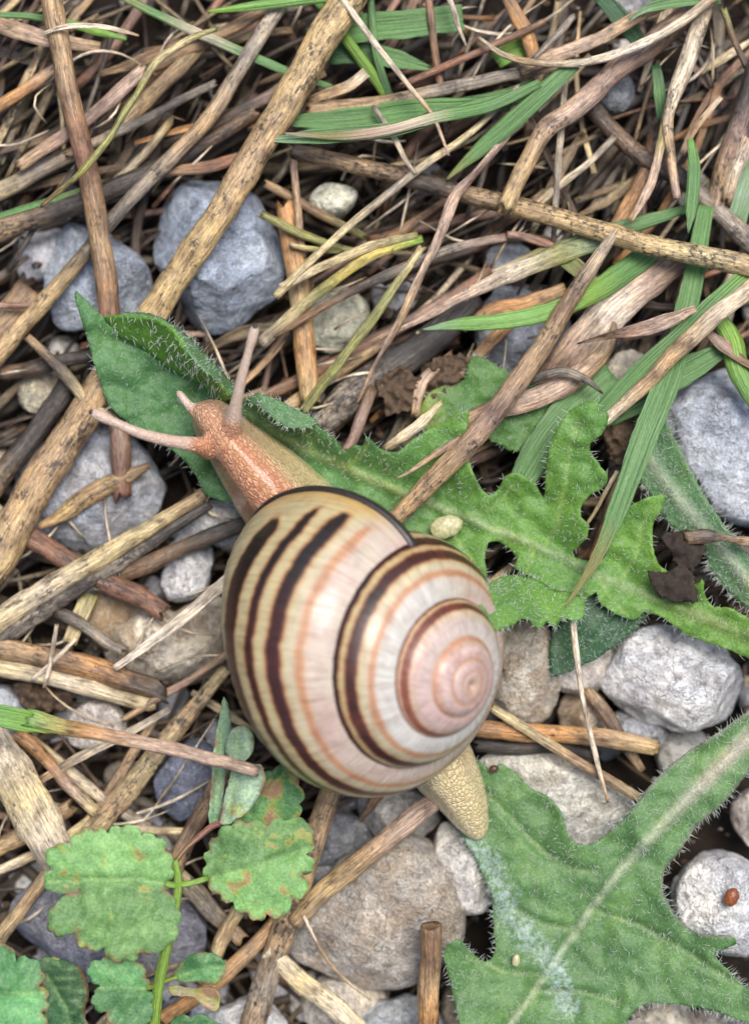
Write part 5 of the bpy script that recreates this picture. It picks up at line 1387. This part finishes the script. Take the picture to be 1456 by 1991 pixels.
def build_shell():
    g, Wh, eta, tilt, az, ph, ax, ay, m, asp, th_end, ob, rot = SP[:13]
    sig = np.array([1, 1] + SP[13:])
    kn = np.array([-6 * np.pi, -2 * np.pi, -1.5 * np.pi, -np.pi, -.5 * np.pi, -.2, .4])
    A = np.array([np.sin(tilt) * np.cos(az), np.sin(tilt) * np.sin(az), np.cos(tilt)])
    E1 = np.cross([0, 0, 1], A)
    E1 /= np.linalg.norm(E1)
    E2 = np.cross(A, E1)
    apex = W(ax, ay, 1.9)
    # section: circle (in stretched space) through this whorl's suture and the next one's
    s = np.array([1, asp])
    Q0 = np.array([1, -eta])
    a, b = Q0 * s, Q0 * Wh * s
    M, D = (a + b) / 2, b - a
    L = np.linalg.norm(D)
    D = D / L
    nn = np.array([D[1], -D[0]])
    nn = -nn if nn[0] > 0 else nn
    c = M + m * nn
    R = np.hypot(m, L / 2)
    a0 = np.arctan2(a[1] - c[1], a[0] - c[0])
    # finer sampling on the exposed part
    phi = np.concatenate([np.linspace(0, .30, 120, endpoint=False), np.linspace(.30, 1.0, 50, endpoint=False)])
    nphi = len(phi)
    al = a0 - 2 * np.pi * phi
    sec = (c + R * np.stack([np.cos(al), np.sin(al)], -1)) / s
    d = sec - Q0
    gg = np.hypot(d[:, 0], d[:, 1])
    th = np.concatenate([np.linspace(-11 * np.pi, -4 * np.pi, 520, endpoint=False), np.linspace(-4 * np.pi, th_end, 720)])
    n = len(th)
    # smooth the section size along the whorl
    tt = np.linspace(-7 * np.pi, .6, 800)
    sg_ = np.interp(tt, kn, sig)
    ker = np.exp(-np.linspace(-2, 2, 61) ** 2)
    ker /= ker.sum()
    sg_ = np.convolve(np.pad(sg_, 30, mode='edge'), ker, 'valid')
    sg = np.interp(th, tt, sg_)
    rt = np.interp(th, [-2 * np.pi, -np.pi, 0], [0, 0, rot])
    w = np.clip((th - th_end + 2.0) / 2.0, 0, 1)
    r = Q0[0] + sg[:, None] * (d[None, :, 0] * np.cos(rt)[:, None] - d[None, :, 1] * np.sin(rt)[:, None])
    z = Q0[1] + sg[:, None] * (d[None, :, 0] * np.sin(rt)[:, None] + d[None, :, 1] * np.cos(rt)[:, None])
    t2 = th[:, None] + ob * gg[None] * w[:, None]
    k = np.exp(np.log(Wh) * t2 / (2 * np.pi))
    # slight puckering along growth lines and a thickened lip
    u = np.cos(-t2 + ph)[..., None] * E1 + np.sin(-t2 + ph)[..., None] * E2
    dome = -.19 * np.exp(-k / .13)
    wob = 1 + .0014 * np.sin(t2 * 23 + 2 * np.sin(t2 * 9)) + .0007 * np.sin(t2 * 83)
    V = apex + (g * k * r * wob)[..., None] * u + (g * k * z * wob + dome)[..., None] * A
    V = V.reshape(-1, 3)
    # pigment: bands run at constant place on the whorl
    TH, PH = np.meshgrid(th, phi, indexing='ij')
    f = np.interp(th, [-1.9, -1.35, -.83, -.5, -.2], [1.0, 1.0, .86, .745, .69])
    p = PH / f[:, None]
    rng = np.random.default_rng(3)
    jit = np.interp(th, np.linspace(-36, 1, 120), np.convolve(rng.normal(size=120), np.ones(3) / 3, 'same'))[:, None]
    p = p + .001 * jit
    age = sm(TH, -15.5, -9.5)               # early whorls are pinker and the bands fade to orange
    young = sm(TH, -2.4, -.5)
    cream = np.array([.47, .40, .225])
    ivory = np.array([.47, .435, .345])
    pinkc = np.array([.46, .325, .285])
    white = np.array([.52, .505, .48])
    C = np.zeros((n, nphi, 3)) + cream
    C += (ivory - cream) * (1 - sm(p, .06, .105))[..., None]
    mot = np.array([[0.5 + 0.5 * noise.fractal(Vector((t * 2.2, q * 26, 1.7)), 1, 2, 4) for q in phi[::4]] for t in th[::4]])
    mot = np.clip(np.repeat(np.repeat(mot, 4, 0), 4, 1)[:n, :nphi], 0, 1)
    if mot.shape[1] < nphi:
        mot = np.pad(mot, ((0, 0), (0, nphi - mot.shape[1])), mode='edge')
    C += (pinkc - C) * ((1 - sm(p, .045, .075)) * sm(TH, -6.4, -5.6) * (.25 + .75 * mot))[..., None]
    C += (white - C) * ((1 - sm(p, .05, .068)) * (1 - sm(TH, -6.6, -5.8)) * .8)[..., None]
    C += (pinkc * [1.06, .90, .93] - C) * ((1 - age) * .9 * (.5 + .5 * mot))[..., None]
    C += (np.array([.38, .32, .15]) - C) * (sm(p, .125, .14) * (1 - sm(p, .152, .16)) * age * (1 - sm(TH, -6, -5.5)) * .6)[..., None]

    stk = np.array([noise.fractal(Vector((t * 9, .3, 7.7)), .8, 2.2, 5) for t in th])[:, None]
    stk2 = np.array([noise.fractal(Vector((t * 9, 5.3, 2.7)), .8, 2.2, 5) for t in th])[:, None]

    def band(lo, hi, col, edge=.006, start=99.0, alpha=1.0, halo=(.42, .14, .03)):
        nonlocal C
        nzz = .05 * (mot - .5)
        tp = np.sqrt(np.clip((start - TH + nzz) / .16, .02, 1))
        mid_, half_ = (lo + hi) / 2, (hi - lo) / 2
        lo, hi = mid_ - half_ * tp + .0028 * stk, mid_ + half_ * tp + .0028 * stk2
        e = sm(p, lo - edge, lo + edge * .4) * (1 - sm(p, hi - edge * .4, hi + edge)) * (1 - sm(TH + nzz, start - .05, start))
        hl = sm(p, lo - edge * 2.2, lo) * (1 - sm(p, hi, hi + edge * 2.2)) * (1 - sm(TH + nzz, start - .02, start + .06))
        C = C + (np.array(halo) - C) * (hl * .5 * alpha)[..., None]
        col = np.array(col)
        inner = np.clip(.82 + .4 * stk + .3 * (mot - .5) + .25 * sm(TH, -1.2, -.6), .45, 1)
        rim_ = np.array([.17, .045, .02])
        ec = sm(p, lo - edge, lo + edge * 1.6) * (1 - sm(p, hi - edge * 1.6, hi + edge))
        tone = rim_ + (col - rim_) * np.clip(ec * inner * 1.5, 0, 1)[..., None] if np.mean(col) < .1 else col
        C = C + (tone - C) * (e * alpha)[..., None]

    bk, br, orr = np.array([.014, .009, .008]), np.array([.048, .014, .011]), np.array([.40, .155, .055])
    mixb = sm(TH, -1.25, -.7)[..., None] + (sm(TH, -7.25, -7.1) * (1 - sm(TH, -6.95, -6.8)))[..., None] * .8
    dark = br + (bk - br) * np.clip(mixb, 0, 1)
    early = ((1 - sm(TH, -16.5, -10.5)))[..., None]
    dark_e = dark + (np.array([.30, .10, .06]) - dark) * early
    band(.100, .128, dark_e, .006, -.20, (1 - sm(-TH, 16.5, 19)))
    band(.158, .178, dark_e, .005, -.24, (TH > -5.5) * 1.0)
    band(.146, .178, dark_e * .7, .004, -.24, (TH <= -5.5) * (1 - sm(-TH, 14, 18)))
    band(.212, .262, dark * .8, .005, -.36)
    fade = 1 - .75 * sm(-TH, 15, 17)
    band(.057, .068, orr + (np.array([.40, .17, .08]) - orr) * early, .008, -.22, .72 * (1 - sm(-TH, 10, 11.5)), halo=(.5, .28, .14))
    # inner whorls: soft orange ring on a pink ground
    rg = sm(p, .07, .12) * (1 - sm(TH, -17.5, -15.5)) * sm(TH, -27, -20)
    C += (np.array([.46, .22, .11]) - C) * (rg * .65)[..., None]
    # thin dark line where a whorl meets the one below
    e = (1 - sm(p, .0, .006)) * sm(TH, -13.5, -11)
    C += (np.array([.10, .035, .02]) - C) * (e * .0)[..., None]
    # lip zone: amber, then black rim
    lipd = th_end - TH
    C += (np.array([.50, .30, .085]) - C) * ((1 - sm(lipd, .02, .22)) * sm(p, .02, .09) * .75)[..., None] * (C.mean(-1, keepdims=True) > .12)
    C += (np.array([.018, .013, .012]) - C) * (1 - sm(lipd, .022, .034))[..., None]
    col = np.concatenate([np.clip(C, .004, .9), np.zeros((n, nphi, 1))], -1).reshape(-1, 4)
    loc = np.stack([TH * np.exp(np.maximum(np.log(Wh) * TH / (2 * np.pi), -2) * .5), PH * 6, TH * 0], -1).reshape(-1, 3)
    i, j = np.meshgrid(np.arange(n - 1), np.arange(nphi), indexing='ij')
    j2 = (j + 1) % nphi
    F = np.stack([i * nphi + j, i * nphi + j2, (i + 1) * nphi + j2, (i + 1) * nphi + j], -1).reshape(-1, 4)
    me = mesh('shell', V, F, SHELL, {'Col': col, 'loc': loc})
    o = link('shell', me, snail)
    # dark thickened lip around the mouth of the shell
    ring = V.reshape(n, nphi, 3)[-1]
    T = V.reshape(n, nphi, 3)[-1] - V.reshape(n, nphi, 3)[-6]
    T /= np.linalg.norm(T, axis=1)[:, None] + 1e-9
    cen = ring.mean(0)
    outw = ring - cen
    outw /= np.linalg.norm(outw, axis=1)[:, None]
    rr = .036
    sides = 8
    vv = np.stack([ring + outw * (np.cos(q) * rr * .8) + T * (np.sin(q) * rr) for q in np.linspace(0, 2 * np.pi, sides, endpoint=False)], 1)
    ii, jj = np.meshgrid(np.arange(nphi), np.arange(sides), indexing='ij')
    i2, jj2 = (ii + 1) % nphi, (jj + 1) % sides
    Fl = np.stack([ii * sides + jj, ii * sides + jj2, i2 * sides + jj2, i2 * sides + jj], -1).reshape(-1, 4)
    lc = np.tile([.02, .015, .014, 0], (nphi * sides, 1))
    lip = link('shell_lip', mesh('shell_lip', vv.reshape(-1, 3), Fl, SHELL, {'Col': lc, 'loc': vv.reshape(-1, 3)}), o)
    lip['label'] = 'black rim of the shell mouth'


build_shell()


def loft(spine, nseg=70, nring=28):
    """spine rows: x, y, half width, z of the sole, z of the back -> closed body surface"""
    S_ = catmull(np.array(spine, float), nseg)
    P = np.array([W(x, y, zb) for x, y, w, zb, zt in S_])
    T = np.gradient(P, axis=0)
    T[:, 2] = 0
    T /= np.linalg.norm(T, axis=1)[:, None] + 1e-9
    N = np.cross(T, [0, 0, 1.0])
    q = np.linspace(0, 2 * np.pi, nring, endpoint=False)
    V = []
    for i, (x, y, w, zb, zt) in enumerate(S_):
        hw = max(w, .5) / PPC * (CAM_H - zb) / CAM_H
        h = zt - zb
        cx = np.cos(q)
        cz = np.sin(q)
        zz = np.where(cz > 0, np.abs(cz) ** .85, -.0) * h + np.where(cz <= 0, cz * .04, 0)
        skirt = np.where(cz > 0, 1 - .16 * sm(cz, .05, .5) * (1 - sm(cz, .6, 1.0)), 1)
        V.append(P[i] + N[i] * (cx * hw * skirt)[:, None] + np.array([0, 0, 1.0]) * zz[:, None])
    V = np.vstack(V)
    n = len(S_)
    i, j = np.meshgrid(np.arange(n - 1), np.arange(nring), indexing='ij')
    j2 = (j + 1) % nring
    F = np.stack([i * nring + j, i * nring + j2, (i + 1) * nring + j2, (i + 1) * nring + j], -1).reshape(-1, 4).tolist()
    F.append(list(range(nring))[::-1])
    F.append(list(range((n - 1) * nring, n * nring)))
    return V, F


def horn(pts, radii, nseg=26, ns=12):
    S_ = catmull(np.array([(*p, r) for p, r in zip(pts, radii)], float), nseg)
    P = np.array([W(*s[:3]) for s in S_])
    T, N, B = frames(P)
    q = np.linspace(0, 2 * np.pi, ns, endpoint=False)
    V = np.vstack([P[i] + (N[i] * np.cos(q)[:, None] + B[i] * np.sin(q)[:, None]) * max(S_[i, 3], .3) / PPC for i in range(nseg)])
    F = [[i * ns + j, i * ns + (j + 1) % ns, (i + 1) * ns + (j + 1) % ns, (i + 1) * ns + j] for i in range(nseg - 1) for j in range(ns)]
    F.append(list(range(ns))[::-1])
    F.append(list(range((nseg - 1) * ns, nseg * ns)))
    return V, F


NECK = [(960, 1660), (425, 815)]


def build_body():
    parts = [loft([(932, 1632, 10, .12, .16), (928, 1618, 24, .12, .22), (916, 1590, 37, .12, .31), (902, 1560, 48, .12, .4), (886, 1530, 57, .12, .48), (864, 1496, 66, .12, .56), (820, 1420, 76, .12, .62), (720, 1230, 90, .12, .66), (610, 1045, 92, .12, .78),
                   (560, 985, 88, .12, .84), (520, 938, 80, .13, .86), (480, 893, 67, .15, .84), (448, 857, 55, .18, .82), (424, 828, 48, .24, .8), (404, 806, 40, .3, .76), (388, 792, 22, .38, .66), (382, 786, 6, .44, .58)]),
             horn([(447, 850, .62), (452, 828, .82), (460, 780, 1.0), (472, 725, 1.14), (484, 680, 1.22), (493, 648, 1.26), (497, 630, 1.27)], [24, 18, 12, 10, 8.5, 10.5, 6]),
             horn([(408, 872, .62), (388, 866, .76), (335, 858, .88), (275, 843, .96), (225, 822, 1.0), (190, 806, 1.02), (174, 799, 1.02)], [24, 17, 12.5, 11, 9.5, 11.5, 6]),
             horn([(392, 815, .56), (376, 798, .6), (362, 782, .62), (350, 766, .62), (344, 758, .62)], [16, 11, 9, 8, 4], 14),
             ]
    bm = bmesh.new()
    for V, F in parts:
        vs = [bm.verts.new(v) for v in V]
        for f in F:
            bm.faces.new([vs[i] for i in f])
    bmesh.ops.recalc_face_normals(bm, faces=bm.faces)
    me = bpy.data.meshes.new('body_raw')
    bm.to_mesh(me)
    bm.free()
    tmp = bpy.data.objects.new('body_raw', me)
    COL.objects.link(tmp)
    md = tmp.modifiers.new('remesh', 'REMESH')
    md.mode = 'VOXEL'
    md.voxel_size = .018
    s = tmp.modifiers.new('smooth', 'SMOOTH')
    s.factor = .5
    s.iterations = 4
    dg = bpy.context.evaluated_depsgraph_get()
    ev = tmp.evaluated_get(dg)
    m2 = ev.to_mesh()
    V = np.empty(len(m2.vertices) * 3)
    m2.vertices.foreach_get('co', V)
    V = V.reshape(-1, 3)
    F = np.array([list(p.vertices) for p in m2.polygons if len(p.vertices) == 4])
    F3 = np.array([list(p.vertices) for p in m2.polygons if len(p.vertices) == 3], int).reshape(-1, 3)
    ev.to_mesh_clear()
    bpy.data.objects.remove(tmp)
    f = CAM_H / (CAM_H - V[:, 2])
    Q = np.column_stack([V[:, 0] * f * PPC + 728, -V[:, 1] * f * PPC + 995.5])
    d, par, side = seg_dist(Q, [(936, 1640), (820, 1420), (610, 1045), (520, 938), (448, 857), (388, 792)])
    lat = d * side
    front = sm(-Q[:, 1], -1250, -1100)
    C = rgba(Q, (.70, .55, .30), .0)                                   # tail and foot: ochre
    low = 1 - sm(V[:, 2], .26, .5)
    ob_ = front * (1 - low * .75) * (1 - .75 * sm(lat, 8, 60))
    blend(C, ob_, (.54, .245, .13))
    blend(C, front * np.exp(-((lat + 10) / 8) ** 2) * .35, (.66, .40, .2))
    blend(C, front * sm(lat, 25, 60) * .6, (.62, .47, .20))
    head = sm(-Q[:, 1], -880, -800)
    blend(C, head * .6, (.56, .33, .21))
    tent = np.zeros(len(Q))
    for line, r0 in (([(452, 832), (472, 725), (497, 625)], 26), ([(385, 865), (275, 843), (170, 798)], 26), ([(374, 796), (344, 757)], 16)):
        dd, pp, _ = seg_dist(Q, line)
        tent = np.maximum(tent, (1 - sm(dd, r0 * .6, r0)) * sm(pp, .0, .12))
    blend(C, tent * .85, (.58, .45, .37))
    C[:, 3] = tent * .85
    ang = math.atan2(812, -548)
    ca, sa = math.cos(ang - math.pi / 2), math.sin(ang - math.pi / 2)
    loc = np.column_stack([V[:, 0] * ca + V[:, 1] * sa, -V[:, 0] * sa + V[:, 1] * ca, V[:, 2]])
    o = link('body', mesh('body', V, [F, F3], BODY, {'Col': C, 'loc': loc}), snail)
    D, T3 = ico(3)
    for (x, y, z) in ((496, 634, 1.29), (178, 801, 1.035)):
        link('eye', mesh('eye', D * .02 + W(x, y, z), [T3], EYE), o)


build_body()


# ------------------------------------------------------------------ small bits
def seed_thing(name, label, x, y, z, size, rot, mat, cat):
    D, T3 = ico(4)
    V = D * np.array(size)
    V[:, 0] += .18 * size[0] * (V[:, 1] / size[1]) ** 2
    V *= (1 + .05 * np.sin(D[:, 0] * 9) * np.cos(D[:, 1] * 7))[:, None]
    V[:, 1] *= 1 - .22 * D[:, 0]
    c, s = math.cos(rot), math.sin(rot)
    V = np.column_stack([V[:, 0] * c - V[:, 1] * s, V[:, 0] * s + V[:, 1] * c, V[:, 2]])
    o = link(name, mesh(name, V, [T3], mat))
    o.location = W(x, y, z)
    return tag(o, label, cat)


seed_thing('seed', 'small glossy brown seed on the white stone', 1422, 1745, .27, (.075, .055, .05), 1.1, SEED, 'seed')
seed_thing('seed', 'tiny dark brown seed on the edge of the broad leaf', 960, 1496, .2, (.038, .03, .026), .3, SEED2, 'seed')
seed_thing('seed_husk', 'translucent olive seed husk lying on the lobed leaf beside the shell', 868, 1024, .22, (.13, .085, .05), .3, HUSK, 'husk')
seed_thing('seed_husk', 'tiny pale seed husk lying on the silvery film of the broad leaf', 1003, 1868, .2, (.05, .03, .025), 1.4, HUSK, 'husk')


def crumb(label, outline, z, dome, seed, mat=CRUMB, rough=.05):
    p = patch([(x, y, z) for x, y in outline], [(*np.mean(np.array(outline), 0), z + dome)], [], lambda Q: rgba(Q, (.08, .06, .045), 0), 5, rough, .05, seed, serr=3)
    V, F, C, L = merge([p])
    o = link('leaf_crumb', mesh('leaf_crumb', V, [F], mat, {'Col': C, 'loc': L}))
    md = o.modifiers.new('thickness', 'SOLIDIFY')
    md.thickness = .03
    md.offset = -1
    recentre(o, V.mean(0))
    return tag(o, label, 'dead leaf')


crumb('black rotted leaf crumb resting on the lobed leaf', [(1258, 1112), (1292, 1112), (1330, 1100), (1346, 1112), (1352, 1140), (1356, 1168), (1330, 1172), (1300, 1166), (1272, 1146)], .42, .06, 61)
crumb('dark brown dead leaf scrap between the lobed leaf and the narrow leaf', [(1290, 1048), (1310, 1036), (1342, 1030), (1356, 1050), (1372, 1066), (1362, 1088), (1350, 1108), (1326, 1106), (1308, 1082)], .44, .04, 62)
CR2 = mat_plain('brown_dead_leaf', (.10, .068, .045), .8, .2)
crumb('crinkled brown dead leaf scrap behind the leaf notch', [(735, 745), (760, 720), (790, 715), (815, 745), (806, 790), (780, 800), (752, 810), (745, 780)], .02, .04, 63, CR2, .12)
crumb('torn purplish-brown dead leaf beside the ragged green leaf', [(830, 705), (870, 690), (910, 700), (905, 735), (870, 752), (835, 770), (815, 745)], .02, .03, 64, CR2, .12)
crumb('dark brown rotted clump behind the upright leaf lobe', [(1178, 820), (1200, 800), (1235, 815), (1232, 870), (1205, 905), (1180, 880), (1170, 850)], .1, .1, 65, CR2, .16)
crumb('reddish crumbling debris under the pale yellow stem', [(30, 1335), (80, 1325), (130, 1335), (140, 1365), (100, 1385), (50, 1375)], -.2, .08, 66, CR2, .16)
